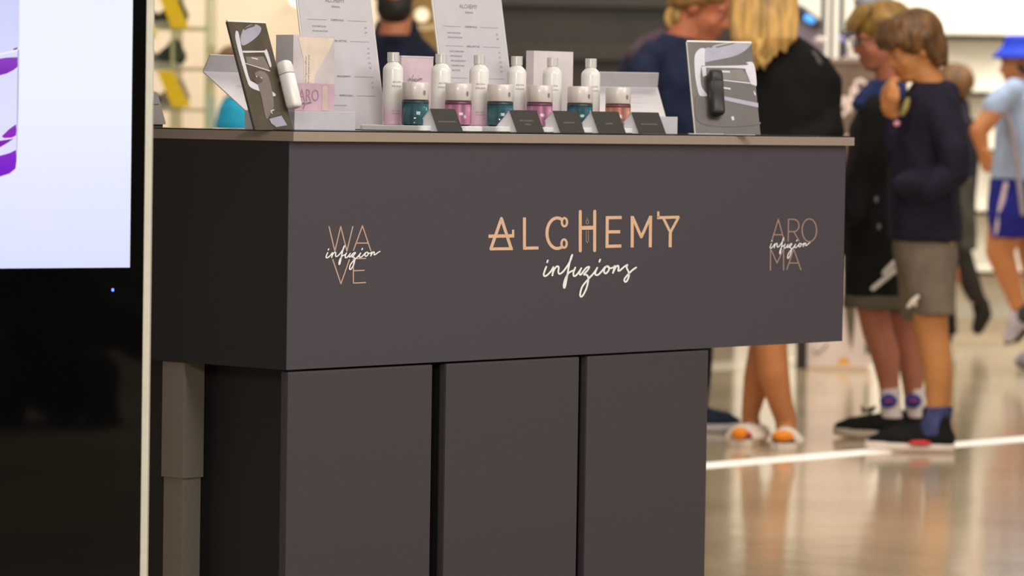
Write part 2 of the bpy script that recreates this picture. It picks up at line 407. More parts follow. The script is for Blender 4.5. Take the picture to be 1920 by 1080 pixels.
S_(arc(989, 216, 12, 18, 0, 360, 16), 6); S_([(989, 178), (989, 190)], 6); S_([(980, 290), (980, 385), (989, 398), (998, 385), (998, 290)], 6)
ml2 = obj('logo_detail', bm, gold2, fp, recalc=False)
script = [
 [(629, 610), (615, 644), (606, 678), (616, 692), (640, 680), (672, 645), (690, 612)],
 [(642, 554), (636, 570)],
 [(692, 612), (688, 650), (682, 686)],
 [(684, 668), (702, 628), (724, 606), (738, 614), (734, 650), (742, 672), (768, 660), (800, 622), (838, 560), (857, 506), (846, 528), (828, 600), (812, 690), (796, 775), (786, 795), (782, 768), (796, 715), (822, 668), (852, 648), (876, 640)],
 [(884, 616), (868, 655), (870, 690), (894, 682), (932, 632)],
 [(936, 622), (920, 660), (930, 680), (962, 640), (984, 616), (1006, 612), (990, 642), (958, 678), (982, 680), (998, 712), (984, 790), (954, 855), (934, 873), (926, 850), (944, 786), (992, 724), (1040, 672), (1070, 630)],
 [(1076, 618), (1062, 650), (1060, 678), (1084, 680), (1116, 648), (1144, 612)],
 [(1102, 546), (1094, 566)],
 [(1160, 604), (1140, 626), (1136, 656), (1152, 668), (1176, 642), (1178, 612), (1162, 604), (1188, 622), (1216, 616), (1230, 602)],
 [(1228, 606), (1222, 636), (1214, 664)],
 [(1216, 656), (1240, 612), (1258, 600), (1264, 620), (1260, 644), (1278, 640), (1310, 612), (1340, 592)],
]
s_tail = [[(1342, 592), (1334, 616), (1350, 652), (1354, 690), (1338, 732), (1322, 742), (1314, 722), (1340, 684), (1384, 640), (1418, 616)]]
def draw_script(bm, M2, w, strokes):
    for k, P in enumerate(strokes):
        Q = crom([tuple(map(float, p)) for p in P], 5)
        ribbon(bm, Q, w, M2, 0, 2, .0006)
bm = bmesh.new(); draw_script(bm, Mb, 15, script + s_tail); obj('script_lettering', bm, whitep, fp, recalc=False)
# WAVE
Mw = fas(0, 0, 6.0, 580, 380); bm = bmesh.new()
def S_(P, w=13, j=1): ribbon(bm, P, w, Mw, 0, j)
S_([(220, 265), (287, 545), (353, 268), (422, 545), (490, 265)]); S_([(495, 540), (597, 260), (693, 545)]); S_([(530, 455), (660, 455)])
S_([(262, 635), (355, 912), (452, 638)]); S_([(638, 627), (495, 630), (495, 905), (638, 898)]); S_([(495, 766), (622, 761)])
obj('wave_lettering', bm, gold3, fp, recalc=False)
bm = bmesh.new(); draw_script(bm, lambda X, Y, l=0: Mw(183+(X-600)*.826, 485+(Y-505)*.726, l), 17, script)
obj('script_lettering', bm, whitep, fp, recalc=False)
# AROMA
Ma = fas(0, 0, 7.714, 1420, 390); bm = bmesh.new()
def S_(P, w=15, j=1): ribbon(bm, P, w, Ma, 0, j)
S_([(205, 485), (303, 165), (392, 485)]); S_([(225, 386), (372, 388)])
S_([(445, 488), (450, 165), (530, 165)] + arc(530, 253, 72, 88, -90, 90, 14) + [(450, 342)]); S_([(530, 345), (606, 482)])
S_(arc(752, 322, 105, 165, 0, 360, 40)); S_([(188, 905), (192, 590), (285, 795), (380, 590), (378, 902)])
S_([(425, 895), (525, 590), (632, 900)]); S_([(455, 796), (598, 796)])
obj('aroma_lettering', bm, gold2, fp, recalc=False)
bm = bmesh.new(); draw_script(bm, lambda X, Y, l=0: Ma(180+(X-600)*.785, 430+(Y-505)*.81, l), 16, script)
obj('script_lettering', bm, whitep, fp, recalc=False)
for ch in fp.children:                       # world space marks -> space of the fascia
    ch.data.transform((Matrix.Translation(cnt.location) @ Matrix.Rotation(YAW, 4, 'Z')).inverted())

# base cabinets
def uc(px, z=.35, v=.003): return u_at(px, v, z)
def cabinet(pl, pr, lab, lip):
    u0 = uc(pl); u1 = uc(pr)
    e = empty('base_cabinet', ctr(u0, 0), YAW, lab, 'cabinet', 'base cabinets under the counter')
    W_ = u1-u0; zt = ZB-.004
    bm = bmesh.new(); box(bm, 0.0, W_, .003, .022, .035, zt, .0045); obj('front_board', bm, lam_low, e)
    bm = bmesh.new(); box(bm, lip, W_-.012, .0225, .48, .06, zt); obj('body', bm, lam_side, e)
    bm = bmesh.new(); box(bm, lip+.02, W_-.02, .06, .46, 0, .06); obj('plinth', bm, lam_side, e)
cabinet(537, 808, 'grey base cabinet at the near left corner, beside the telescopic leg', .064)
cabinet(833.5, 1083, 'middle grey base cabinet, between the wide dark gap and the narrow seam', .012)
cabinet(1098, 1325, 'right hand grey base cabinet, next to the open tiled floor', .012)

# ------------------------------------------------------------------ display kiosk at the left
KY = 6.9
ksk = empty('display_kiosk', at(-60, 900, KY), 0, 'tall black glass display kiosk with a bright screen and pale side rim', 'kiosk')
ksk.location.z = 0
kx0 = at(-700, 540, KY).x; kx1 = at(268.5, 540, KY).x; kx2 = at(281, 540, KY).x
kg = mat('kiosk_black_glass', (10, 10, 10), .03, var=0, ior=1.5)
bm = bmesh.new(); box(bm, kx0, kx1, KY, KY+.012, .02, 2.0); o = obj('front_glass', bm, kg); world_child(o, ksk)
bm = bmesh.new(); box(bm, kx1, kx2, KY-.001, KY+.03, .0, 2.01, .002); o = obj('side_rim', bm, mat('pale_rim', (226, 222, 206), .35, var=.02, coat=.3)); world_child(o, ksk)
bm = bmesh.new(); box(bm, kx0, kx2-.004, KY+.0125, KY+.06, .0, 2.0, .004); o = obj('housing', bm, M_((30, 30, 30), .5)); world_child(o, ksk)
bm = bmesh.new(); box(bm, kx0-.012, kx0, KY-.001, KY+.03, .0, 2.01, .002); o = obj('side_rim', bm, mat('pale_rim_2', (226, 222, 206), .35)); world_child(o, ksk)
def kp(px, py, l=.0004):
    p = on_plane(px, py, Vector((0, KY-l, 0)), Vector((0, -1, 0))); return p
def screen_mat(name, c0, c1, z0, z1, e=1.0, axis=2):
    M = bpy.data.materials.new(name); M.use_nodes = True; nt = M.node_tree; b = nt.nodes['Principled BSDF']
    b.inputs['Base Color'].default_value = (.02, .02, .02, 1); b.inputs['Roughness'].default_value = .06
    tc = nt.nodes.new('ShaderNodeTexCoord'); sp = nt.nodes.new('ShaderNodeSeparateXYZ'); nt.links.new(tc.outputs['Object'], sp.inputs[0])
    mr = nt.nodes.new('ShaderNodeMapRange'); mr.inputs[1].default_value = z0; mr.inputs[2].default_value = z1; nt.links.new(sp.outputs[axis], mr.inputs[0])
    r = nt.nodes.new('ShaderNodeValToRGB'); r.color_ramp.elements[0].color = (*lin(c0), 1); r.color_ramp.elements[1].color = (*lin(c1), 1)
    nt.links.new(mr.outputs[0], r.inputs[0]); nt.links.new(r.outputs[0], b.inputs['Emission Color']); b.inputs['Emission Strength'].default_value = e
    return M
zs0 = kp(120, 502).z; zs1 = kp(120, 0).z
bm = bmesh.new(); q = [kp(-560, 508), kp(243.5, 501.5), kp(243.5, -500), kp(-560, -500)]; q[3].x = q[0].x; q[2].x = q[1].x
poly(bm, q); scr = obj('screen', bm, screen_mat('screen_picture', (220, 224, 255), (240, 243, 255), zs0, zs0+.3), recalc=False); world_child(scr, ksk)
def pic(name, pts, c0, c1=None, l=.0008):
    P = [kp(x, y, l) for x, y in pts]; z = [p.z for p in P]
    bm = bmesh.new(); poly(bm, P); c1 = c1 or c0
    o = obj(name, bm, screen_mat(name, c0, c1, min(z), max(z)), recalc=False); mw = Matrix.Translation(ksk.location); o.data.transform(mw.inverted()); o.parent = scr
pic('jar_picture', [(-200, -120), (37, -120), (36, 84), (33, 92), (32, 220), (31, 300), (30, 318), (18, 328), (0, 334), (-200, 345)], (226, 226, 250), (214, 218, 252), .0006)
pic('lid_picture', [(-200, -120), (37.5, -120), (35.5, 86), (20, 93), (0, 99), (-200, 105)], (214, 218, 255), (196, 200, 244), .0008)
pic('rim_picture', [(-200, 108), (0, 100), (34, 93), (34, 96), (10, 101), (0, 104), (-200, 112)], (246, 240, 255), None, .0010)
pic('liquid_picture', [(-200, 110), (0, 110), (12, 108), (33, 107), (33, 125), (26, 131), (12, 138), (0, 141), (-200, 146)], (118, 24, 178), (140, 60, 190), .0011)
pic('liquid_picture', [(3, 256), (16, 243), (30, 233), (31, 243), (30, 254), (22, 258), (8, 259)], (150, 24, 186), (128, 40, 186), .0011)
pic('liquid_picture', [(-200, 268), (0, 264), (26, 260), (12, 269), (0, 276), (-200, 285)], (126, 20, 176), None, .0012)
pic('liquid_picture', [(-200, 298), (0, 292), (18, 287), (30, 281), (31, 300), (29, 316), (18, 325), (0, 331), (-200, 340)], (112, 0, 196), (134, 30, 206), .0012)
pic('glass_edge_picture', [(33, 93), (36, 92), (34.5, 200), (31.5, 300), (30.5, 300), (32, 200)], (176, 172, 226), None, .0013)
pic('rim_dark_picture', [(24, 92), (34, 88), (32, 92), (26, 94)], (70, 50, 100), None, .0014)
bm = bmesh.new(); c = kp(211.5, 543.5)
poly(bm, [c + Vector((.0022*math.cos(t*math.pi/6), 0, .0028*math.sin(t*math.pi/6))) for t in range(12)])
o = obj('status_light', bm, mat('blue_led', (60, 90, 255), .3, emit=6), recalc=False); world_child(o, ksk)
# ------------------------------------------------------------------ things on the counter
white = mat('white_card', (204, 198, 200), .55, var=.015, scale=30)
whiteg = mat('white_gloss', (240, 238, 232), .28, var=.01, coat=.3)
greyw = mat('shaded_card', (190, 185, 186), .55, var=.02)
acr = mat('clear_acrylic', (225, 230, 226), .06, var=0, trans=.85, ior=1.49)
acr_e = mat('acrylic_edge', (244, 240, 226), .15, var=0, coat=.5)
ink = mat('grey_ink', (136, 128, 132), .6)
ink_d = mat('dark_ink', (84, 76, 80), .6)

def frame_of(o_, xa, up):
    """2-d drawing frame: origin, x axis, y axis, slightly in front of the plane"""
    n = xa.cross(up).normalized()
    if n.y > 0: n = -n
    return lambda x, y, l=0: o_ + xa*x + up*y + n*(.0006+l)

# --- menu boards
def menu(pxl, pxr, v, lean, lab, rows, zt=.297, hdr=.035):
    w = .21
    ul = u_at(pxl, v)
    e = empty('menu_board', ctr(ul, v, GT), YAW, lab, 'menu', 'standing price menus')
    dn = math.sin(math.radians(lean)); up = Vector((0, dn, math.cos(math.radians(lean))))
    o0 = Vector((0, 0, .002)); X = Vector((1, 0, 0)); n = X.cross(up)*-1; n = Vector((0, -math.cos(math.radians(lean)), dn))
    bm = bmesh.new(); slab4(bm, [o0, o0+X*w, o0+X*w+up*zt, o0+up*zt], n, .0012); obj('card', bm, white, e)
    bm = bmesh.new(); q0 = o0 - n*.0014 - X*.003; slab4(bm, [q0, q0+X*(w+.006), q0+X*(w+.006)+up*(zt+.002), q0+up*(zt+.002)], n, .003)
    obj('acrylic_back', bm, acr_e, e)
    bm = bmesh.new(); slab4(bm, [o0-n*.004+Vector((.0,0,-.001)), o0-n*.004+X*w+Vector((0,0,-.001)), o0+X*w+Vector((0,.075,-.001)), o0+Vector((0,.075,-.001))], Vector((0,0,1)), .001); obj('base_plate', bm, acr, e)
    bm = bmesh.new(); bl = bmesh.new()
    M2 = lambda x, y, l=0: o0 + X*x + up*(zt-y) + n*(.0004+l)
    def T(s, x, y, size, b_=None, al='CENTER'):
        for q in text_mesh(s, size, al): poly(b_ or bm, [o0 + X*(x+a) + up*(zt-y+c) + n*.0005 for a, c in q])
    T('ALCHEMY', w/2, hdr, .0125); T('infuzions', w/2, hdr+.012, .007)
    def rule(y, head):
        T(head, w/2, y, .0055, bl)
        for a, b_ in ((.02, w/2-.03), (w/2+.03, w-.02)):
            poly(bm, [M2(a, y-.0004), M2(b_, y-.0004), M2(b_, y+.0004), M2(a, y+.0004)])
    for kind, y, a in rows:
        if kind == 'h': rule(y, a)
        elif kind == 'w': T(a, .03, y, .0048, None, 'LEFT')
        else:
            T(a[0], .03, y, .0052, None, 'LEFT'); T(a[1], w-.022, y, .005, None, 'RIGHT')
    obj('print', bm, ink, e); obj('headings', bl, ink_d, e)
    return e
R1 = [('h', .075, 'STARTER PACK'), ('r', .089, ('WAVE INFUZION', '£35')), ('r', .0985, ('AROMA INFUZION', '£45')),
      ('h', .1175, 'REFILL BOTTLES'), ('r', .131, ('SMALL', '£8')), ('r', .141, ('MIDI', '£10')), ('r', .151, ('GIFT BOTTLE', '£12')), ('r', .161, ('LARGE', '£16')), ('r', .171, ('XL', '£20')),
      ('h', .19, 'REPLACEMENTS'), ('r', .201, ('CAR SPARE', '£5')), ('r', .2115, ('HOME SPARE', '£7')), ('h', .229, 'BUNDLE DEALS'),
      ('w', .241, 'Any two'), ('w', .249, 'bottles for the price of one and a half'), ('w', .262, 'All'), ('w', .269, 'packs come with one refill bottle')]
menu(587.5, 0, .30, 10.5, 'white price menu board behind the shiny box, left of the person in navy', R1)
R2 = [('h', .078, 'STARTER PACK'), ('r', .092, ('WAVE INFUZION', '£35')), ('r', .1015, ('AROMA INFUZION', '£45')),
      ('h', .1195, 'REFILL BOTTLES'), ('r', .131, ('LIME & MANDARIN', '£10')), ('r', .141, ('POMEGRANATE', '£10')), ('r', .151, ('APPLE & BERGAMOT', '£10')), ('r', .161, ('CASHMERE MUSK', '£10')), ('r', .171, ('OAK MOSS', '£10')),
      ('h', .187, 'REPLACEMENTS'), ('r', .199, ('CAR SPARE', '£5')), ('r', .2095, ('HOME SPARE', '£7'))]
menu(842, 0, .30, 10.5, 'white price menu board behind the row of bottles, right of the person in navy', R2)

# --- bottles
bot_m = vgrad(mat('bottle_plastic', (235, 230, 222), .25, var=0, coat=.4), (232, 188, 208), (236, 232, 224), .012, .05)
cap_m = mat('satin_cap', (222, 218, 212), .32, .35, var=.01)
def make_bottle():
    e = empty('refill_bottle')
    bm = bmesh.new(); lathe(bm, [(0, 0), (.017, 0), (.0195, .002), (.02, .006), (.02, .1085), (.0194, .1125), (.0172, .1165), (.0132, .1205), (.0105, .1235), (.0105, .1265), (0, .1265)], 40)
    obj('body', bm, bot_m, e, True)
    bm = bmesh.new(); lathe(bm, [(.0, .125), (.0115, .125), (.0118, .1255), (.0118, .1425), (.0112, .1435), (0, .1435)], 32); obj('cap', bm, cap_m, e)
    return e
def wrap_text(bm, s, size, r, z, a0=0, mirror=1):
    for q in text_mesh(s, size): poly(bm, [(r*math.sin(a/r+a0), -r*math.cos(a/r+a0), z+c) for a, c in q])
def tree(o, parent=None):
    c = o.copy(); COL.objects.link(c)
    if parent: c.parent = parent
    for ch in list(o.children): tree(ch, c)
    return c
b0 = make_bottle()
bm = bmesh.new(); wrap_text(bm, 'infuzion', .0068, .02025, .077, .35); wrap_text(bm, 'AROMA', .0055, .02025, .0845, .35)
wrap_text(bm, 'REFILL 200ML', .0035, .02025, .028, .35); wrap_text(bm, 'FRAGRANCE', .0035, .02025, .0225, .35)
for f in bm.faces:
    f.normal_update()
    if f.normal.dot(f.calc_center_median()*Vector((1, 1, 0))) < 0: f.normal_flip()
lab_o = bpy.data.objects.new('print', bpy.data.meshes.new('print')); bm.to_mesh(lab_o.data); bm.free(); lab_o.data.materials.append(ink); COL.objects.link(lab_o); lab_o.parent = b0
TH = .0115
bottle_px = (735.5, 825.5, 897, 967, 1034, 1106); jar_px = (778, 858.5, 937, 1011, 1086.5, 1158)
BV, JV = .135, .075
bl_ = ['white refill bottle leftmost in the row, beside the left menu board', 'white refill bottle behind the first pink jar', 'white refill bottle between the first pink jar and second teal jar',
       'white refill bottle between the second teal jar and second pink jar', 'white refill bottle in front of the pale carton, left of the third teal jar', 'white refill bottle rightmost in the row, left of the coral jar']
for k, px in enumerate(bottle_px):
    e = b0 if k == 0 else tree(b0)
    e.location = ctr(u_at(px, BV), BV, GT+TH); e.rotation_euler = (0, 0, random.uniform(-.25, .25) if k else .1)
    tag(e, bl_[k], 'bottle', 'white refill bottles in the back row')
# --- jars
def liquid(name, rgb):
    M = mat(name, rgb, .08, var=0, trans=.55, ior=1.4, coat=.5); return M
liqs = {'teal': mat('teal_liquid', (14, 92, 106), .1, var=.3, scale=60, coat=.6, stretch=(1, 1, .02)), 'pink': mat('pink_liquid', (200, 124, 158), .1, var=.3, scale=75, coat=.6, stretch=(1, 1, .02)),
        'coral': mat('coral_liquid', (212, 132, 108), .1, var=.3, scale=75, coat=.6, stretch=(1, 1, .02))}
dk = {'teal': mat('teal_rim', (10, 48, 56), .1, var=0, coat=.5), 'pink': mat('pink_rim', (120, 34, 74), .1, var=0, coat=.5), 'coral': mat('coral_rim', (122, 46, 50), .1, var=0, coat=.5)}
lid_m = mat('brushed_lid', (216, 208, 200), .38, .12, var=.02, scale=90, stretch=(1, 1, .05), coat=.3)
def make_jar(c):
    e = empty('diffuser_jar')
    bm = bmesh.new(); lathe(bm, [(0, 0), (.024, 0), (.0262, .0015), (.0266, .004), (.0266, .0485), (.025, .0505), (0, .0505)], 48); obj('glass', bm, dk[c], e, True).data.materials.clear()
    g = e.children[-1]; g.data.materials.append(mat('jar_glass_'+c, (236, 240, 240), .04, var=0, trans=.97, ior=1.12))
    bm = bmesh.new(); lathe(bm, [(0, .003), (.0252, .003), (.0256, .0045), (.0256, .0425), (0, .0425)], 40); obj('liquid', bm, liqs[c], e, True)
    bm = bmesh.new(); lathe(bm, [(0, .0427), (.0257, .0427), (.0257, .049), (0, .049)], 40); obj('inner_rim', bm, dk[c], e, True)
    bm = bmesh.new(); lathe(bm, [(0, .0506), (.0258, .0506), (.0264, .0512), (.0264, .0835), (.0256, .0847), (0, .0847)], 48)
    l = obj('lid', bm, lid_m, e, True)
    for p in l.data.polygons: p.use_smooth = abs(p.normal.z) < .5
    bm = bmesh.new(); r = .0268
    poly(bm, [(r*math.sin(a0 + .0033*math.cos(t*math.pi/8)/r), -r*math.cos(a0 + .0033*math.cos(t*math.pi/8)/r), .064+.0052*math.sin(t*math.pi/8)) for a0 in (.75,) for t in range(16)])
    for f in bm.faces:
        f.normal_update()
        if f.normal.y > 0: f.normal_flip()
    me = bpy.data.meshes.new('emblem'); bm.to_mesh(me); bm.free(); me.materials.append(mat('emblem_grey', (128, 124, 140), .4)); o = bpy.data.objects.new('emblem', me); COL.objects.link(o); o.parent = e
    return e
proto = {}
jl = ['teal glass jar with a brushed lid, leftmost jar, behind the first tent card', 'pink glass jar right of the first dark tent card', 'teal glass jar left of the two line tent card',
      'pink glass jar directly behind the two line tent card', 'teal glass jar in front of the tall pale carton', 'coral orange glass jar, rightmost in the jar row']
for k, (px, c) in enumerate(zip(jar_px, ('teal', 'pink', 'teal', 'pink', 'teal', 'coral'))):
    if c in proto: e = tree(proto[c])
    else: e = proto[c] = make_jar(c)
    e.location = ctr(u_at(px, JV), JV, GT+TH); tag(e, jl[k], 'jar', 'diffuser jars with brushed lids')
# --- trays under jar and bottle
def rrect(w, d, r, n=6):
    P = []
    for cx, cy, a0 in ((w-r, r, -90), (w-r, d-r, 0), (r, d-r, 90), (r, r, 180)):
        for k in range(n+1):
            a = math.radians(a0+90*k/n); P.append((cx+r*math.cos(a), cy+r*math.sin(a)))
    return P
tl = ['white tray at the left end, under the first teal jar', 'white tray under the first pink jar', 'white tray under the second teal jar', 'white tray under the second pink jar', 'white tray under the third teal jar', 'white tray under the coral jar']
for k, px in enumerate((834, 903, 968, 1052, 1123, 1199)):
    vf = .028; ur = u_at(px-8, vf+.02)
    wA = .078; dB = .15
    if k == 0: wA = .1; dB = .175
    uj = u_at(jar_px[k], JV); wA = max(ur-(uj-.03), .06); wA = min(wA, .078 if k else .1)
    gap = .004
    if k:
        wA = min(wA, ur - prev - gap)
    prev = ur
    e = empty('serving_tray', ctr(ur-wA, vf, GT), YAW, tl[k], 'tray', 'white trays in the display row')
    bm = bmesh.new()
    P = rrect(wA, dB, .012)
    def ringz(z, ins): return [bm.verts.new((x+(ins if x < wA/2 else -ins), y+(ins if y < dB/2 else -ins), z)) for x, y in P]
    rs = [ringz(0, .003), ringz(.002, .0), (ringz(TH-.001, 0)), ringz(TH, .0012)]
    bm.faces.new(rs[0][::-1]); bm.faces.new(rs[-1])
    for a, b_ in zip(rs, rs[1:]):
        for i in range(len(a)): bm.faces.new((a[i], a[(i+1) % len(a)], b_[(i+1) % len(a)], b_[i]))
    obj('tray_dish', bm, whiteg, e)
# --- tent cards
tent_m = mat('charcoal_card', (54, 50, 44), .6, var=.04, scale=200)
tent_i = mat('pale_card_inside', (236, 232, 236), .6)
ttxt = mat('card_print', (146, 134, 116), .6)
def tent(px, w, lines, lab):
    v0 = .002
    H = .045; u0 = u_at(px, v0+.028, GT+H)
    e = empty('tent_card', ctr(u0, v0+.028, GT), YAW, lab, 'tent card', 'dark fragrance name cards')
    f0 = Vector((0, -.022, .0006)); b0_ = Vector((0, .045, .0006)); top = Vector((0, 0, H)); X = Vector((w, 0, 0))
    nf = Vector((0, -H, .022)).normalized()*1; nf = Vector((0, -H, -.022)).normalized()
    nf = (X.cross(top-f0)).normalized(); nf = nf if nf.y < 0 else -nf
    nb = (X.cross(top-b0_)).normalized(); nb = nb if nb.y > 0 else -nb
    bm = bmesh.new(); slab4(bm, [f0, f0+X, top+X, top], nf, .0003); obj('front_flap', bm, tent_m, e)
    bm = bmesh.new(); t2 = top-Vector((0, 0, .0004)); slab4(bm, [f0-nf*.0004, f0+X-nf*.0004, t2+X-nf*.0004, t2-nf*.0004], nf, .0003)
    slab4(bm, [b0_, b0_+X, t2+X, t2], nb, .0004)
    # folded end gusset, closing the left side
    slab4(bm, [f0+Vector((.002, .001, 0)), b0_+Vector((.002, -.001, 0)), t2+Vector((.002, 0, -.001)), t2+Vector((.002, -.0005, -.001))], Vector((-1, 0, 0)), .0004)
    obj('back_flap', bm, tent_i, e)
    bm = bmesh.new(); up = (top-f0); L = up.length; up.normalize()
    for i, (s, y) in enumerate(lines):
        for q in text_mesh(s, .0047): poly(bm, [f0 + X*.5 + X.normalized()*a + up*(L*y+c) + nf*.0003 for a, c in q])
    obj('name_print', bm, ttxt, e)
tent(806, .073, [('OAK MOSS & PARADISO', .43)], 'dark tent card leftmost, leaning over the first white tray')
tent(954.5, .083, [('APPLE & BERGAMOT', .52), ('VANILLA', .36)], 'dark tent card with two lines of print, second from the left')
tent(1036, .076, [('POMEGRANATE', .46)], 'dark tent card in the middle, in front of the third teal jar')
tent(1108, .0865, [('CASHMERE', .44)], 'dark tent card in front of the coral jar, fourth from the left')
tent(1183.5, .088, [('GINGER & LEMONGRASS', .44)], 'dark tent card rightmost, in front of the open white box')

# --- open white gift boxes
def gift_box(px, py_v, ang, w, d, h, lean, lidlen, lip, lab, left_corner=True, pad=0):
    e = empty('gift_box', ctr(u_at(px, py_v), py_v, GT), ang, lab, 'box', 'open white gift boxes')
    x0 = 0 if left_corner else -w
    bm = bmesh.new(); box(bm, x0, x0+w, 0, d, .0003, h, .0012); obj('base', bm, white, e)
    dl = Vector((0, math.sin(lean), math.cos(lean))); nl = Vector((0, -math.cos(lean), math.sin(lean)))
    o_ = Vector((x0+pad, d-.001, h+.0006)); X = Vector((w-2*pad, 0, 0))
    bm = bmesh.new(); slab4(bm, [o_, o_+X, o_+X+dl*lidlen, o_+dl*lidlen], nl, .0022); ld = obj('lid', bm, white, e)
    t = o_+dl*lidlen; bm = bmesh.new(); n2 = dl
    slab4(bm, [t+nl*.0003, t+X+nl*.0003, t+X+nl*lip, t+nl*lip], dl*-1, .0022); obj('lid_lip', bm, greyw, ld)
    bm = bmesh.new()
    for i, (s, y) in enumerate((('INSIDE YOUR STARTER PACK', .62), ('one diffuser with one refill bottle', .44), ('one cable and one wick', .32))):
        for q in text_mesh(s, .0055): poly(bm, [o_ + X*.5 + Vector((a, 0, 0)) + dl*(lidlen*y+c) + nl*.0005 for a, c in q])
    obj('lid_print', bm, mat('faint_ink', (196, 188, 186), .6), e)
    return e
gb = gift_box(552, .125, YAW, .168, .137, .0365, math.radians(58), .14, .038, 'open white gift box at the left end, lid tipped back beyond the slanted photo stand')
gift_box(1270, .10, .12, .16, .137, .0365, math.radians(62), .137, .034, 'open white gift box at the right end, behind the rightmost tent card', False, .004)
# --- cartons standing on the left gift box and behind the bottles
holo = mat('pearl_card', (216, 208, 206), .25, .1, var=.06, scale=14, coat=.4)
pinkc = mat('pink_card', (205, 172, 184), .45, var=.05, scale=30)
def carton(name, pxl, v, zb, w, d, h, m, lab, ang=YAW, group=None):
    e = empty(name, ctr(u_at(pxl, v, zb), v, zb), ang, lab, 'box', group)
    bm = bmesh.new(); box(bm, 0, w, 0, d, .0002, h, .0008); obj('carton', bm, m, e); return e
zb = GT+.0367
e = carton('diffuser_carton', 548.5, .172, zb, .114, .048, .147, holo, 'tall pearly carton standing on the left gift box, behind the pink one')
bm = bmesh.new(); M2 = lambda x, y, l=0: Vector((x, -.0005, y))
poly(bm, [M2(.033, .004), M2(.052, .004), M2(.06, .07), M2(.098, .118), M2(.112, .143), M2(.012, .143), M2(.028, .1)]); obj('window_print', bm, mat('cream_print', (228, 212, 192), .4), e)
bm = bmesh.new()
for x, s in ((.034, 'home fragrance diffuser'), (.042, 'with refill bottle and wick')):
    for q in text_mesh(s, .006): poly(bm, [Vector((x-c, -.0009, .078+a)) for a, c in q])
obj('side_print', bm, ink, e)
e = carton('fragrance_carton', 552.5, .135, zb, .109, .030, .0535, pinkc, 'small pink carton lettered ARO on the left gift box')
bm = bmesh.new()
for q in text_mesh('ARO', .034): poly(bm, [Vector((.038+a*.8, -.0005, .029+c)) for a, c in q])
obj('title_print', bm, mat('mauve_ink', (176, 132, 148), .5), e)
bm = bmesh.new(); draw_script(bm, lambda X, Y, l=0: Vector((.002+(X-600)*.00006, -.0007-l, .022-(Y-505)*.00005)), 11, script); obj('script_print', bm, ink_d, e)
bm = bmesh.new(); poly(bm, [Vector(q) for q in ((.074, -.0005, .001), (.09, -.0005, .001), (.09, -.0005, .044), (.086, -.0005, .049), (.078, -.0005, .049), (.074, -.0005, .044))]); obj('bottle_picture', bm, mat('beige_print', (206, 184, 172), .5), e)
e = carton('scent_carton', 751, .22, GT, .094, .03, .147, mat('pink_pouch', (214, 190, 196), .45, var=.03), 'pale pink carton between the first two bottles, below the person in navy')
bm = bmesh.new(); draw_script(bm, lambda X, Y, l=0: Vector((.018+(X-600)*.00006, -.0006-l, .113-(Y-505)*.00007)), 10, script); obj('script_print', bm, ink_d, e)
bm = bmesh.new(); box(bm, 0, .094, -.0004, .0304, .1472, .151); obj('white_rim', bm, white, e)
e = carton('tall_carton', 999, .23, GT, .125, .022, .170, mat('pale_carton', (222, 212, 210), .4, var=.04, scale=16, coat=.3), 'tall pale carton behind the bottles, against the dark shopfront')
bm = bmesh.new()
for x in (.035, .046):
    for q in text_mesh('home fragrance diffuser', .006): poly(bm, [Vector((x-c, -.0006, .1+a)) for a, c in q])
obj('side_print', bm, ink, e)
# --- acrylic photo stands
def stand(BL, BR, TR, TL, lab, print_polys, bgc, dia, dlab):
    n = (BR-BL).cross(TL-BL).normalized(); n = n if n.y < 0 else -n
    e = empty('photo_stand', BL, 0, lab, 'photo stand', 'acrylic stands with car interior photos')
    Q = [BL, BR, TR, TL]; L = lambda P: [p-BL for p in P]
    bm = bmesh.new(); slab4(bm, L([q - n*.0004 for q in Q]), n, .0025); obj('acrylic_back', bm, acr_e, e)
    bm = bmesh.new(); q = L(Q); upv = (TL-BL).normalized()
    slab4(bm, [q[3]+n*.0012, q[2]+n*.0012, q[2]+n*.0012+upv*.0035, q[3]+n*.0012+upv*.0035], n, .0042); obj('top_edge', bm, acr_e, e)
    sv = (BR-BL).normalized()
    bm = bmesh.new(); slab4(bm, [q[0]+n*.0012-sv*.0022, q[0]+n*.0012, q[3]+n*.0012, q[3]+n*.0012-sv*.0022], n, .004); obj('side_edge', bm, dia, e)
    bh = Vector((-n.x, -n.y, 0)).normalized()
    bm = bmesh.new(); z = Vector((0, 0, GT+.0004-BL.z)); slab4(bm, [q[0]*1+z-bh*-.004, q[1]+z+bh*.004, q[1]+z+bh*.06, q[0]+z+bh*.06], Vector((0, 0, 1)), .0003); obj('foot_plate', bm, acr, e)
    bm = bmesh.new(); poly(bm, [p+n*.0001 for p in q]); ph = obj('photo_print', bm, bgc, e)
    for k, (mt, pts) in enumerate(print_polys):
        if len(pts) > 6:
            pts = crom(list(pts)+[pts[0]], 4)[:-1]
        bm = bmesh.new(); poly(bm, [on_plane(px, py, BL+n*(.0003+.00008*k), n)-BL for px, py in pts])
        obj(mt.name.split('.')[0], bm, mt, ph)
    for c in e.children:
        for s_ in [c]+list(c.children):
            pass
    return e, n
def quad_on(pbl, Yoff, phi, w, pt):
    pass
pr_w = mat('highlight_print', (212, 208, 214), .35); pr_l = mat('silver_print', (168, 164, 178), .35); pr_d = mat('shadow_print', (96, 84, 74), .35); pr_k = mat('vent_slat_print', (126, 116, 106), .35)
pr_bg = mat('interior_photo', (92, 84, 76), .3, var=.06, scale=25, coat=.3); pr_bg2 = mat('interior_photo_dark', (84, 74, 58), .3, var=.08, scale=25, coat=.3)
def zz2(P, sc, ox, oy): return [(ox+x/sc, oy+y/sc) for x, y in P]
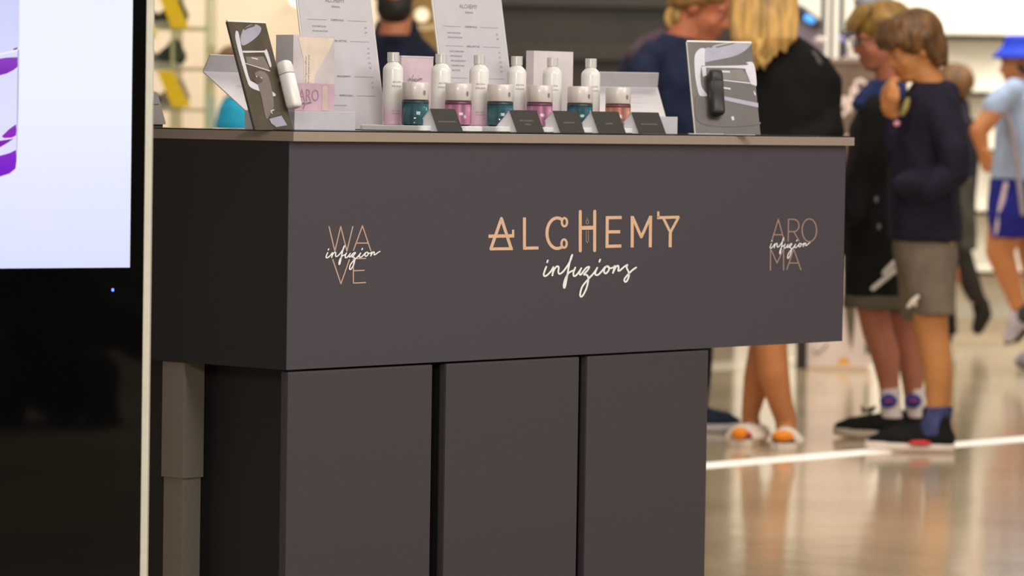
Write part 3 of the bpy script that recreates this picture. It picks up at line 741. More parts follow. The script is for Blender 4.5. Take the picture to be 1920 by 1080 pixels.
Z = lambda P: zz2(P, 5.4, 1280, 60)
def make_quad(px_bl, v, phi, w, px_tl, px_tr=None):
    BL = ctr(u_at(px_bl, v), v, GT+.001); d = Vector((math.cos(phi), math.sin(phi), 0)); nb = Vector((-d.y, d.x, 0))
    BR = BL + d*w
    # solve the lean so that the top left corner lands on the pixel
    best = None
    for i in range(200):
        a = math.radians(i*.3)
        for hgt in [.14+.002*j for j in range(50)]:
            T = BL + nb*math.sin(a)*hgt + Vector((0, 0, math.cos(a)*hgt)); x, y = px_of(T); er = (x-px_tl[0])**2+(y-px_tl[1])**2
            if best is None or er < best[0]: best = (er, T)
    TL = best[1]; return BL, BR, TL+(BR-BL), TL
q = make_quad(1304, .085, math.radians(16), .147, (1288, 79))
pp = [(pr_l, Z([(300, 160), (330, 130), (560, 98), (700, 100), (640, 180), (520, 245), (300, 290), (225, 297), (225, 170)])),
      (pr_w, Z([(180, 165), (225, 170), (222, 250), (225, 340), (190, 345), (180, 450), (195, 560), (250, 640), (200, 650), (165, 630), (135, 500), (122, 380), (120, 260), (140, 200)])),
      (pr_d, Z([(330, 150), (560, 98), (575, 102), (440, 140), (345, 160)])),
      (pr_w, Z([(225, 345), (640, 335), (640, 310), (720, 320), (750, 530), (715, 535), (690, 520), (640, 400), (600, 368), (225, 360)])),
      (pr_w, Z([(190, 350), (235, 345), (240, 440), (205, 455)])),
      (pr_k, Z([(355, 385), (600, 378), (640, 420), (680, 505), (400, 475), (360, 410)])),
      (pr_w, Z([(355, 388), (478, 395), (480, 412), (357, 405)])), (pr_w, Z([(385, 478), (685, 512), (690, 525), (385, 490)])),
      (pr_w, Z([(385, 550), (485, 568), (485, 585), (387, 568)])), (pr_l, Z([(390, 645), (765, 720), (765, 765), (600, 730), (395, 685)])), (pr_w, Z([(720, 590), (738, 620), (742, 650), (722, 625)])),
      (pr_d, Z([(130, 660), (250, 700), (270, 880), (600, 880), (760, 900), (760, 940), (400, 960), (150, 900)])),
      (pr_w, Z([(490, 860), (515, 850), (525, 890), (500, 895)]))]
gry_e = mat('grey_acrylic_edge', (196, 184, 176), .2, var=0)
rs_, rn = stand(*q, 'acrylic photo stand at the right with a black capsule clipped on', pp, pr_bg, gry_e, None)
RQ = q
Z = lambda P: zz2(P, 4.1528, 340, 0)
q = make_quad(478, .035, math.radians(56), .118, (425.5, 40))
pp = [(pr_l, Z([(480, 230), (530, 195), (580, 190), (620, 215), (610, 260), (560, 310), (480, 355), (460, 300)])),
      (pr_w, Z([(425, 240), (445, 255), (470, 380), (500, 500), (530, 610), (560, 640), (720, 720), (720, 750), (640, 720), (540, 680), (510, 620), (470, 490), (440, 380), (420, 290)])),
      (pr_w, Z([(480, 395), (640, 395), (665, 385), (700, 500), (690, 520), (650, 420), (630, 408), (485, 410)])),
      (pr_d, Z([(488, 222), (520, 205), (560, 188), (576, 186), (566, 205), (520, 222), (492, 236)])),
      (pr_k, Z([(500, 440), (640, 440), (680, 520), (680, 550), (510, 490)])), (pr_w, Z([(500, 490), (690, 548), (690, 556), (502, 497)])), (pr_w, Z([(545, 445), (595, 455), (597, 465), (548, 455)])),
      (pr_k, Z([(570, 570), (620, 550), (680, 600), (720, 800), (700, 870), (660, 920), (620, 740)])), (pr_w, Z([(580, 590), (630, 605), (630, 612), (582, 598)])),
      (pr_d, Z([(560, 620), (600, 590), (635, 620), (630, 640), (590, 655)])), (pr_w, Z([(695, 860), (722, 850), (724, 858), (704, 868), (712, 886), (702, 884)])),
      (pr_d, Z([(680, 905), (740, 870), (790, 880), (740, 905), (700, 920)])), (pr_l, Z([(685, 925), (780, 900), (825, 975), (740, 990), (700, 960)]))]
dk_e = mat('dark_acrylic_edge', (60, 56, 46), .15, var=0, coat=.5)
ls_, ln = stand(*q, 'acrylic photo stand slanting at the left corner with a white capsule clipped on', pp, pr_bg2, dk_e, None)
LQ = q
# --- capsule diffusers clipped to the stands
def capsule(name, P1, P2, n, side, w, dth, m, m2, lab):
    """P1 bottom, P2 top on the stand's plane, body stands off along n"""
    up = (P2-P1); L = up.length; up.normalize(); e = empty(name, P1, 0, lab, 'diffuser')
    x = up.cross(n).normalized(); bm = bmesh.new()
    def ring(h, k):
        return [bm.verts.new(up*h + n*(dth/2+.003) + x*(w/2*k*sg(math.cos(t))) + n*(dth/2*k*sg(math.sin(t)))) for t in (2*math.pi*i/28 for i in range(28))]
    def sg(v): return math.copysign(abs(v)**.62, v)
    def part(nm, hs, mm):
        nonlocal bm
        bm = bmesh.new(); R = [ring(h, k) for h, k in hs]
        bm.faces.new(R[0]); bm.faces.new(R[-1])
        for a, b_ in zip(R, R[1:]):
            for i in range(28): bm.faces.new((a[i], a[(i+1) % 28], b_[(i+1) % 28], b_[i]))
        o = obj(nm, bm, mm, e, True); return o
    c = L*.71
    part('body', [(0, .6), (.0015, .82), (.004, .95), (.008, 1), (c, 1), (c+.0002, .97)], m)
    part('seam', [(c+.0002, .955), (c+.0014, .955)], m2)
    part('cap', [(c+.0015, .97), (c+.002, 1), (L-.01, .99), (L-.004, .9), (L-.001, .7), (L, .45)], m)
    bm = bmesh.new(); cap(bm, up*(L*.6)+n*.0008, .004, up*(L*.6)+n*.003, .004); obj('clip', bm, m2, e)
    return e
wcap = mat('white_capsule', (236, 232, 226), .35, var=0, coat=.2); bcap = mat('black_capsule', (48, 44, 42), .45, var=0)
P1 = on_plane(540, 208, LQ[0], ln); P2 = on_plane(519, 120, LQ[0], ln)
capsule('capsule_diffuser', P1+ln*.001-ln*.0, P2+ln*.001, ln, 0, .028, .026, wcap, mat('seam_grey', (120, 112, 106), .5), 'small white capsule diffuser clipped to the left photo stand')
P1 = on_plane(1341, 220, RQ[0], rn); P2 = on_plane(1336, 136, RQ[0], rn)
capsule('capsule_diffuser', P1+rn*.001, P2+rn*.001, rn, 0, .031, .026, bcap, mat('seam_brown', (86, 78, 72), .5), 'small black capsule diffuser clipped to the right photo stand')
# --- leaflets under the right stand
e = empty('leaflet', ctr(u_at(1292, .05), .05, GT+.0002), .1, 'thin white leaflet lying at the foot of the right photo stand', 'leaflet')
bm = bmesh.new(); box(bm, 0, .075, 0, .02, 0, .0022, .0004); obj('paper', bm, white, e)
bm = bmesh.new(); box(bm, .077, .142, .002, .02, 0, .0012); obj('folded_corner', bm, greyw, e)
# --- beige device at far left
e = empty('card_machine', ctr(u_at(311, .42), .42, GT), .1, 'pale grey plastic device half hidden behind the kiosk, on the counter', 'device')
bm = bmesh.new(); pr = [(-.2, .006), (-.002, .006), (-.0, .008), (-.0165, .066), (-.02, .0695), (-.2, .0695)]
prism(bm, [Vector((x, 0, z)) for x, z in pr], Vector((0, .1, 0))); obj('housing', bm, mat('putty_plastic', (186, 176, 166), .5, var=.02), e)
bm = bmesh.new(); box(bm, -.2, -.006, .004, .09, .0003, .0058); obj('base', bm, M_((110, 104, 98), .5), e)
bm = bmesh.new(); box(bm, -.2, -.0145, -.0006, .0, .0445, .046); obj('groove', bm, M_((120, 110, 100), .6), e)
# ------------------------------------------------------------------ background: product shelves at the left
gls = mat('shelf_glass', (214, 216, 180), .1, var=0, trans=.6, ior=1.03)
gls_e = mat('green_glass_edge', (190, 192, 140), .3, var=0)
SY = 16.5
e = empty('glass_shelf_unit', at(300, 230, SY), 0, 'tall glass display shelf unit by the beige wall, behind the kiosk', 'shelf unit'); e.location.z = 0
def wp(o): return world_child(o, e)
def X(px, Y=SY): return at(px, 200, Y).x
def Zp(py, px=320, Y=SY): return at(px, py, Y).z
for i, px in enumerate((321, 385)):
    bm = bmesh.new(); box(bm, X(px), X(px)+.012, SY-.05, SY+.4, 0, 2.4); wp(obj('side_pane', bm, gls))
    bm = bmesh.new(); box(bm, X(px)+.002, X(px)+.012, SY-.055, SY-.05, 0, 2.4); wp(obj('pane_edge', bm, gls_e))
for i, py in enumerate((-30, 50, 126, 203)):
    bm = bmesh.new(); box(bm, X(90), X(386), SY-.03, SY+.38, Zp(py)-.012, Zp(py)); wp(obj('shelf', bm, gls))
    bm = bmesh.new(); box(bm, X(90), X(386), SY-.036, SY-.03, Zp(py)-.010, Zp(py)-.002); wp(obj('shelf_edge', bm, mat('shelf_edge_%d' % i, (186, 184, 146), .3)))
for k, z in enumerate((.1, .5)):
    bm = bmesh.new(); box(bm, X(90), X(386), SY, SY+.38, z, z+.02); wp(obj('shelf', bm, gls))
yel = mat('yellow_card', (232, 196, 10), .5, var=.02)
for k, (P, lb) in enumerate(((((293, -20), (324, -20), (355, 53), (322, 53)), 'slanted yellow price banner on the upper glass shelf'), (((294, 133), (325, 133), (358, 201), (323, 201)), 'slanted yellow price banner on the lower glass shelf'))):
    bm = bmesh.new(); prism(bm, [at(x, y, SY-.09) for x, y in P], Vector((0, .006, 0)))
    o = obj('price_banner', bm, yel); tag(o, lb, 'banner', 'yellow shelf banners')
shoe_g = (mat('green_suede', (74, 84, 66), .7), mat('grey_mesh', (150, 146, 140), .7), mat('pink_grey_knit', (196, 172, 170), .7), mat('shoe_sole_white', (226, 220, 210), .6))
def shelf_shoe(px, py, m, L, label, flip=1):
    e = empty('display_shoe', at(px, py, SY+.1), 0, label, 'shoe', 'shoes on the glass shelves')
    bm = bmesh.new(); chain(bm, [((-L*.42*flip, 0, .045), .038), ((-L*.1*flip, 0, .048), .042), ((L*.38*flip, 0, .03), .026)]); cap(bm, (-L*.36*flip, 0, .06), .034, (-L*.3*flip, 0, .09), .03)
    u = fuse('upper', bm, m, None, .008, 3); u.parent = e
    bm = bmesh.new(); loft(bm, [((0, 0, 0), L*.5, .042), ((0, 0, .012), L*.52, .046), ((0, 0, .022), L*.5, .042)]); s = obj('sole', bm, shoe_g[3], e, True)
shelf_shoe(262, 50, shoe_g[0], .2, 'dark green shoe on the upper glass shelf'); shelf_shoe(318, 50, shoe_g[0], .1, 'small dark shoe at the end of the upper glass shelf, behind the yellow banner', -1)
shelf_shoe(262, 126, shoe_g[1], .2, 'light grey shoe on the middle glass shelf'); shelf_shoe(314, 126, shoe_g[0], .1, 'small green shoe at the end of the middle glass shelf', -1)
shelf_shoe(264, 202, shoe_g[0], .2, 'dark shoe on the lowest visible glass shelf, beside the putty device'); shelf_shoe(320, 202, shoe_g[2], .1, 'pinkish shoe on the lowest visible glass shelf, behind the yellow banner', -1)
bm = bmesh.new(); ell(bm, at(283, 62, SY-.1), (.022, .012, .026)); wp(obj('price_dot', bm, yel, None, True))

# ------------------------------------------------------------------ background: shop stand beside the blonde woman
KY2 = 17.4
def kz(py, px=1570, Y=KY2): return at(px, py, Y).z
def kx(px, Y=KY2): return at(px, 300, Y).x
st = empty('shop_stand', at(1570, 685, KY2), 0, 'brown topped shop stand with diagonal white letters, left of the two boys', 'stand'); st.location.z = 0
def sp_(o): return world_child(o, st)
brn = mat('taupe_panel', (122, 100, 84), .5, var=.1, scale=6); pnk = mat('pale_pink_panel', (232, 214, 204), .5, var=.03, scale=4); blk = mat('black_plastic', (38, 34, 30), .5)
bm = bmesh.new(); box(bm, kx(1380), kx(1646), KY2, KY2+.5, kz(335), kz(114), .004); sp_(obj('top_panel', bm, brn))
bm = bmesh.new(); box(bm, kx(1380), kx(1648), KY2-.01, KY2+.51, kz(118), kz(110), .002); sp_(obj('top_edge', bm, mat('mauve_edge', (150, 128, 120), .4)))
bm = bmesh.new(); box(bm, kx(1520), kx(1643), KY2+.02, KY2+.48, .02, kz(336)); sp_(obj('white_panel', bm, pnk))
bm = bmesh.new(); box(bm, kx(1630), kx(1636), KY2+.005, KY2+.02, kz(662), kz(560)); sp_(obj('green_trim', bm, M_((70, 84, 50), .5)))
bm = bmesh.new(); box(bm, kx(1501), kx(1519.5), KY2, KY2+.06, 0, kz(540)); sp_(obj('leg', bm, blk))
bm = bmesh.new(); box(bm, kx(1519), kx(1632), KY2-.12, KY2+.5, 0, .02); sp_(obj('base_plate', bm, mat('taupe_base', (206, 180, 158), .5)))
bm = bmesh.new(); P = [at(x, y, KY2-.005) for x, y in ((1583, 556), (1606, 556), (1602, 610), (1597, 657), (1592, 630), (1586, 590))]; prism(bm, P, Vector((0, .01, 0))); sp_(obj('dark_pennant', bm, M_((84, 78, 58), .6)))
bm = bmesh.new(); P = [at(1582+11*math.cos(t*math.pi/10), 686-15*math.sin(t*math.pi/10), KY2-.002) for t in range(11)]; prism(bm, P, Vector((0, .01, 0))); sp_(obj('yellow_emblem', bm, mat('amber', (228, 172, 50), .5)))
bm = bmesh.new(); Q = [at(x, y, KY2+.012) for x, y in ((1525, 655), (1534, 664), (1548, 652), (1552, 643))]
def M3(x, y, l=0): return at(x, y, KY2+.018-l)
ribbon(bm, [(1524, 657), (1532, 664), (1545, 654), (1551, 645)], 3, M3, 0, 2); sp_(obj('scribble_print', bm, M_((110, 104, 80), .6), recalc=False))
wl = mat('pink_white_letters', (244, 220, 212), .5)
bm = bmesh.new(); M4 = lambda x, y, l=0: at(1540+x/3.6, y/3.6, KY2-.003-l)
def S_(P, w=24): ribbon(bm, P, w, M4, 0, 2)
S_([(118, 780), (92, 700), (120, 662), (160, 690), (178, 742), (140, 780)]); S_([(98, 716), (150, 708)], 16); S_([(150, 660), (238, 690)]); S_([(210, 600), (190, 748)], 26)
S_([(296, 560), (268, 538), (236, 550), (226, 590), (250, 640), (284, 640)])
sp_(obj('diagonal_letters', bm, wl, recalc=False))
bm = bmesh.new(); prism(bm, [at(x, y, KY2-.004) for x, y in ((1584, 256), (1616, 232), (1640, 232), (1640, 262), (1600, 262))], Vector((0, .006, 0))); sp_(obj('pink_corner', bm, wl))
# headset/monitor machine standing on the stand
mc = empty('demo_machine', at(1515, 108, KY2+.15), 0, 'grey lilac demo machine with a blue light, on top of the shop stand', 'machine')
def mp_(o): return world_child(o, mc)
lil = mat('lilac_grey_shell', (142, 132, 140), .5, var=.12, scale=8); drk = mat('dark_hood', (64, 62, 70), .5)
bm = bmesh.new(); prism(bm, [at(x, y, KY2+.1) for x, y in ((1470, 108.5), (1470, 30), (1484, 16), (1520, 34), (1540, 48), (1548, 109))], Vector((0, .22, 0))); mp_(obj('shell', bm, lil))
bm = bmesh.new(); chain(bm, [(at(1478, 22, KY2+.08), .018), (at(1500, 18, KY2+.08), .022), (at(1532, 44, KY2+.08), .024)]); mp_(fuse('hood', bm, drk, None, .006))
bm = bmesh.new(); cap(bm, at(1514, 34, KY2+.05), .016, at(1522, 39, KY2+.05), .014); mp_(obj('blue_light', bm, mat('blue_glow', (70, 150, 230), .3, emit=1.2), None, True))
bm = bmesh.new(); ell(bm, at(1538, 76, KY2+.05), (.028, .02, .018)); mp_(obj('pale_knob', bm, M_((216, 196, 190), .5), None, True))
for i, (px, w, c) in enumerate(((1549, 9, (96, 98, 92)), (1566, 7, (138, 130, 136)), (1586, 9, (104, 108, 100)))):
    bm = bmesh.new(); box(bm, kx(px-w/2), kx(px+w/2), KY2+.3+.03*i, KY2+.33+.03*i, kz(110), kz(-60)); o = obj('metal_pole', bm, M_(c, .4)); tag(o, ('left grey pole', 'middle lilac pole', 'right green grey pole')[i]+' rising from the shop stand behind the machine', 'pole')
bm = bmesh.new(); chain(bm, [(at(1584, 66, KY2+.2), .024), (at(1604, 62, KY2+.2), .016)]); cap(bm, at(1584, 66, KY2+.2), .01, at(1584, 102, KY2+.2), .012); lp2 = fuse('display_camera', bm, drk, None, .006); tag(lp2, 'dark round headed gadget on the poles beside the boy with glasses', 'gadget')
bm = bmesh.new(); ell(bm, at(1578, 74, KY2+.14), (.016, .008, .016)); o = obj('lens', bm, mat('violet_lens', (150, 142, 190), .15, emit=.25), None, True); o.parent = lp2
bm = bmesh.new(); chain(bm, [(at(1612, 4, KY2+.25), .03), (at(1630, 14, KY2+.25), .045), (at(1660, 6, KY2+.25), .04)]); o = fuse('hanging_speaker', bm, M_((104, 104, 112), .5), None, .008); tag(o, 'grey rounded device above the boy with glasses, at the top edge', 'device')
bm = bmesh.new(); box(bm, at(1588, 0, KY2+.35).x, at(1636, 0, KY2+.35).x, KY2+.35, KY2+.45, kz(110, 1600, KY2+.35), kz(84, 1600, KY2+.35), .01); o = obj('white_carton', bm, M_((244, 238, 224), .5)); tag(o, 'white box on the shop stand in front of the boy with glasses', 'box')

# ------------------------------------------------------------------ people
def J(Y0):
    return lambda px, py, dy=0: at(px, py, Y0+dy)
skin_a = mat('warm_skin', (188, 126, 72), .55, var=.05, scale=12); skin_b = mat('rosy_skin', (170, 104, 78), .55, var=.05, scale=12)
skin_c = mat('tan_skin', (182, 116, 68), .55, var=.05, scale=12)
def cloth(name, rgb, v=.12):
    M = mat(name, rgb, .85, var=v, scale=14, bump=.25, spec=.2); M['cloth'] = 1; return M
hair_br = mat('brown_hair', (98, 66, 34), .55, var=.28, scale=30, stretch=(1, 1, .25), bump=.5); hair_bl = mat('blonde_hair', (176, 138, 76), .5, var=.28, scale=34, stretch=(1, 1, .12), bump=.5)
hair_sb = mat('sandy_hair', (142, 108, 46), .55, var=.25, scale=30, stretch=(1, 1, .25), bump=.5); hair_dk = mat('dark_hair', (30, 24, 20), .6, var=.2, scale=30, bump=.5)
eye_w = mat('eye_white', (196, 182, 166), .3, var=0); eye_d = mat('eye_dark', (44, 30, 22), .3, var=0); lip_m = mat('lip', (168, 84, 72), .5, var=0)
def hframe(c, yaw, pitch, roll=0):
    """local x = face forward, y = left, z = up"""
    R = Matrix.Rotation(yaw, 3, 'Z') @ Matrix.Rotation(pitch, 3, 'Y') @ Matrix.Rotation(roll, 3, 'X')
    return R, (lambda x, y, z: Vector(c) + R @ Vector((x, y, z)))
def head_shapes(bm, c, yaw, pitch, k=1, roll=0):
    R, H = hframe(c, yaw, pitch, roll)
    ell(bm, H(-.012*k, 0, .028*k), (.094*k, .074*k, .088*k), R)
    ell(bm, H(.022*k, 0, -.03*k), (.066*k, .06*k, .078*k), R)
    ell(bm, H(.056*k, 0, -.085*k), (.026*k, .03*k, .022*k), R)           # chin
    cap(bm, H(-.02*k, .048*k, -.05*k), .02*k, H(.05*k, .022*k, -.088*k), .018*k); cap(bm, H(-.02*k, -.048*k, -.05*k), .02*k, H(.05*k, -.022*k, -.088*k), .018*k)
    cap(bm, H(.078*k, 0, .012*k), .009*k, H(.096*k, 0, -.026*k), .0125*k)   # nose
    ell(bm, H(.084*k, .011*k, -.03*k), (.011*k,)*3, R); ell(bm, H(.084*k, -.011*k, -.03*k), (.011*k,)*3, R)
    cap(bm, H(.07*k, .04*k, .022*k), .012*k, H(.078*k, -.0*k, .022*k), .012*k); cap(bm, H(.07*k, -.04*k, .022*k), .012*k, H(.078*k, 0, .022*k), .012*k)   # brow
    ell(bm, H(.052*k, .036*k, -.03*k), (.024*k, .02*k, .022*k), R); ell(bm, H(.052*k, -.036*k, -.03*k), (.024*k, .02*k, .022*k), R)
    ell(bm, H(.074*k, 0, -.058*k), (.016*k, .024*k, .014*k), R)
    for s in (1, -1): ell(bm, H(.0705*k, s*.03*k, .0085*k), (.0125*k, .0155*k, .008*k), R); ell(bm, H(.0695*k, s*.03*k, -.009*k), (.012*k, .015*k, .005*k), R)
    for s in (1, -1): ell(bm, H(-.008*k, s*.074*k, -.006*k), (.020*k, .009*k, .031*k), R @ Matrix.Rotation(.25*s, 3, 'Z'))
    return R, H
def face_parts(c, yaw, pitch, k, root, roll=0):
    R, H = hframe(c, yaw, pitch, roll)
    for s in (1, -1):
        bm = bmesh.new(); ell(bm, H(.0705*k, s*.03*k, .001*k), (.0108*k,)*3, R, 16); o = obj('eye', bm, eye_w, None, True); world_child(o, root)
        bm = bmesh.new(); ell(bm, H(.0765*k, s*.0305*k, -.001*k), (.0062*k,)*3, R, 12); p = obj('pupil', bm, eye_d, None, True); world_child(p, root); p.parent = o; 
        bm = bmesh.new(); chain(bm, [(H(.079*k, s*.016*k, .024*k), .0035*k), (H(.082*k, s*.03*k, .029*k), .004*k), (H(.072*k, s*.045*k, .024*k), .0028*k)], 8); b_ = obj('eyebrow', bm, hair_br, None, True); world_child(b_, root)
    bm = bmesh.new(); cap(bm, H(.079*k, .017*k, -.057*k), .004*k, H(.087*k, 0, -.055*k), .0058*k); cap(bm, H(.079*k, -.017*k, -.057*k), .004*k, H(.087*k, 0, -.055*k), .0058*k)
    cap(bm, H(.078*k, .014*k, -.063*k), .0045*k, H(.0845*k, 0, -.064*k), .006*k); cap(bm, H(.078*k, -.014*k, -.063*k), .0045*k, H(.0845*k, 0, -.064*k), .006*k)
    world_child(fuse('lips', bm, lip_m, None, .003, 2), root)
def hand(bm, wrist, knuck, side, curl, k=1):
    """wrist -> knuckle centre; side: unit vector across the palm towards the thumb; curl: unit vector the fingers bend to"""
    w = Vector(wrist); c = Vector(knuck); d = (c-w).normalized(); side = Vector(side).normalized(); cu = Vector(curl).normalized()
    cap(bm, w, .023*k, w+(c-w)*.5, .028*k)
    for i, (o, L) in enumerate(((.029, .9), (.010, 1.0), (-.010, .94), (-.028, .78))):
        b = c + side*o*k; cap(bm, w+side*o*.55*k, .016*k, b, .0115*k)
        p1 = b + (d*.6+cu*.55)*.034*L*k; p2 = p1 + (d*.1+cu*1.0)*.026*L*k; p3 = p2 + (cu*.5-d*.7)*.02*L*k
        chain(bm, [(b, .0105*k), (p1, .0095*k), (p2, .0085*k), (p3, .0075*k)], 10)
    t0 = w + (c-w)*.3 + side*.024*k; t1 = t0 + (side*.7+d*.6+cu*.3)*.035*k; t2 = t1 + (d*.7+cu*.6-side*.2)*.028*k
    chain(bm, [(t0, .014*k), (t1, .0115*k), (t2, .009*k)], 10)
def shoe(root, heel, toe, wdt, hgt, m_up, m_sole, name='shoe', open_back=False):
    """heel/toe points on the floor"""
    h = Vector(heel); t = Vector(toe); d = (t-h).normalized(); n = Vector((-d.y, d.x, 0)); L = (t-h).length; z = Vector((0, 0, 1))
    def P(a, s, q): return h + d*a*L + n*s + z*q
    bm = bmesh.new(); w = wdt/2
    outline = [(.0, .55), (.04, .8), (.2, .86), (.45, .82), (.68, 1.0), (.86, .9), (.96, .6), (1.0, .2)]
    pts = [(a, -s*w) for a, s in outline] + [(a, s*w) for a, s in outline[::-1]]
    lift = lambda a: .012*max(0, (a-.75)/.25)
    lo = [bm.verts.new(P(a, s*.94, .0015+lift(a))) for a, s in pts]; mi = [bm.verts.new(P(a, s*1.03, .014+lift(a))) for a, s in pts]; hi = [bm.verts.new(P(a, s, .028+lift(a)*.8)) for a, s in pts]
    bm.faces.new(lo[::-1]); bm.faces.new(hi); N = len(pts)
    for A, B in ((lo, mi), (mi, hi)):
        for i in range(N): bm.faces.new((A[i], A[(i+1) % N], B[(i+1) % N], B[i]))
    s_ = obj('sole', bm, m_sole, None, True); world_child(s_, root)
    bm = bmesh.new()
    chain(bm, [(P(.12, 0, .045), w*.86), (P(.45, 0, .042), w*.84), (P(.72, 0, .036), w*.82), (P(.9, 0, .034), w*.5)])
    if not open_back:
        chain(bm, [(P(.13, 0, .05), w*.8), (P(.16, 0, hgt), w*.72)]); cap(bm, P(.18, 0, hgt*.8), w*.62, P(.62, 0, .05), w*.6)
    u = fuse(name, bm, m_up, None, .006, 3)
    # flatten underside to sit on the sole
    zf = h.z + .02
    for v in u.data.vertices:
        if v.co.z < zf: v.co.z = zf
    world_child(u, root); s_.parent = u; s_.matrix_parent_inverse = Matrix.Identity(4)
    return u

# --- boy in the navy hoodie (nearest)
b = J(13.15); root = empty('person', b(1740, 840), 0, 'boy in navy hoodie and grey shorts, fist at his chin, standing in black shoes', 'person', 'shoppers behind the counter')
root.location.z = 0
hc = b(1712, 92); k = .93
bm = bmesh.new(); R, H = head_shapes(bm, hc, math.radians(194), math.radians(20), k)
cap(bm, b(1733, 130, .0), .05, b(1748, 178, .0), .052); ell(bm, b(1745, 222), (.07, .10, .06))
hand(bm, b(1674, 216, -.03), b(1662, 182, -.04), (.25, -1, .1), (.6, .25, .75), 1.12); ell(bm, b(1667, 190, -.03), (.028, .036, .036)); ell(bm, b(1670, 173, -.04), (.024, .034, .026)); ell(bm, b(1673, 160, -.04), (.017, .028, .02)); cap(bm, b(1674, 225, -.02), .026, b(1674, 200, -.02), .024)
chain(bm, [(b(1742, 240), .085), (b(1735, 330), .085), (b(1732, 440), .09)])
chain(bm, [(b(1748, 450, -.07), .075), (b(1745, 590, -.07), .058), (b(1748, 625, -.07), .054), (b(1757, 680, -.07), .051), (b(1755, 765, -.07), .031), (b(1752, 812, -.07), .032), (b(1700, 832, -.07), .03)])
chain(bm, [(b(1740, 450, .09), .075), (b(1735, 590, .09), .056), (b(1745, 640, .09), .05), (b(1762, 700, .09), .046), (b(1768, 765, .09), .03), (b(1762, 808, .09), .032), (b(1712, 826, .09), .028)])
world_child(fuse('body', bm, skin_a, None, .0065, 3), root)
face_parts(hc, math.radians(194), math.radians(20), k, root)
bm = bmesh.new()   # hair: thick bowl cut
ell(bm, H(-.022*k, 0, .046*k), (.108*k, .095*k, .096*k), R); ell(bm, H(-.065*k, 0, -.0*k), (.06*k, .082*k, .085*k), R)
for s in (1, -1):
    chain(bm, [(H(.055*k, s*.045*k, .085*k), .036*k), (H(.052*k, s*.062*k, .05*k), .028*k), (H(.04*k, s*.074*k, .03*k), .016*k)]); chain(bm, [(H(-.03*k, s*.078*k, .03*k), .03*k), (H(-.04*k, s*.074*k, -.04*k), .022*k), (H(-.05*k, s*.06*k, -.075*k), .014*k)])
    cap(bm, H(.012*k, s*.08*k, .05*k), .024*k, H(.014*k, s*.082*k, -.002*k), .012*k)
for j in range(-5, 6): chain(bm, [(H(.05*k, j*.012*k, .11*k), .024*k), (H(.088*k, j*.0125*k, .062*k), .017*k), (H(.093*k, j*.013*k, .034*k), .008*k)])
for j in range(9): t = -1+j/4; cap(bm, H(-.09*k, t*.05*k, -.03*k), .02*k, H(-.082*k, t*.052*k, -.085*k), .009*k)
world_child(fuse('hair', bm, hair_br, None, .006, 2), root)
navy = cloth('navy_fleece', (30, 27, 42)); bm = bmesh.new()
loft(bm, [(b(1735, 452), .118, .165), (b(1735, 420), .125, .175), (b(1732, 380), .122, .172), (b(1732, 320), .118, .17), (b(1737, 260), .112, .178), (b(1742, 215), .105, .18), (b(1748, 182), .092, .15), (b(1750, 164), .078, .095), (b(1748, 154), .06, .066)])
chain(bm, [(b(1770, 180, .02), .05), (b(1778, 240, 0), .055), (b(1782, 320), .05)])
ell(bm, b(1770, 172, 0), (.05, .085, .04))
chain(bm, [(b(1762, 205, -.15), .062), (b(1786, 275, -.2), .057), (b(1790, 322, -.19), .052), (b(1740, 352, -.2), .046), (b(1695, 345, -.14), .042)])       # near arm folded over the belly
chain(bm, [(b(1730, 205, .13), .062), (b(1702, 290, .1), .052), (b(1693, 335, .03), .05), (b(1680, 275, -.02), .042), (b(1674, 215, -.02), .034)])              # far arm up to the chin
ell(bm, b(1735, 442), (.126, .176, .03))
ho = fuse('hoodie', bm, navy, None, .008, 3); world_child(ho, root)
bm = bmesh.new(); ell(bm, b(1682, 232, -.062), (.011, .004, .009)); world_child(obj('button_badge', bm, M_((214, 150, 160), .5), None, True), root)
bm = bmesh.new(); chain(bm, [(b(1702, 188, -.13), .009), (b(1697, 205, -.15), .011), (b(1692, 214, -.15), .008)]); world_child(obj('olive_print', bm, M_((132, 116, 60), .6), None, True), root)
gs = cloth('grey_jersey', (112, 100, 88), .08); bm = bmesh.new()
loft(bm, [(b(1752, 590, -.07), .07, .095), (b(1744, 540, -.06), .088, .1), (b(1738, 480, -.04), .1, .12), (b(1733, 435, 0), .108, .15)])
loft(bm, [(b(1726, 600, .085), .062, .09), (b(1728, 540, .07), .08, .1), (b(1732, 480, .03), .1, .12), (b(1733, 435, 0), .106, .15)])
so = fuse('shorts', bm, gs, None, .008, 2); world_child(so, root)
bm = bmesh.new(); chain(bm, [(b(1703, 575, -.15), .006), (b(1712, 566, -.155), .011), (b(1721, 556, -.155), .006)]); chain(bm, [(b(1712, 566, -.155), .008), (b(1717, 572, -.155), .005)]); world_child(obj('shorts_logo', bm, M_((206, 192, 180), .6), None, True), root)
ns = cloth('navy_sock', (62, 66, 104), .3)
for hy, ax in ((-.07, 1752), (.09, 1764)):
    bm = bmesh.new(); loft(bm, [(b(ax-10, 818, hy), .05, .042), (b(ax-4, 795, hy), .041, .038), (b(ax+2, 776, hy), .036, .036), (b(ax+2, 762, hy), .039, .039)]); world_child(fuse('sock', bm, ns, None, .006, 2), root)
blk_s = cloth('black_mesh', (22, 22, 22), .2); wsole = mat('white_sole', (216, 200, 186), .6, var=.02)
def fl(P): return Vector((P.x, P.y, 0))
u = shoe(root, fl(b(1788, 845, -.07)), fl(b(1622, 845, -.07)), .098, .095, blk_s, wsole)
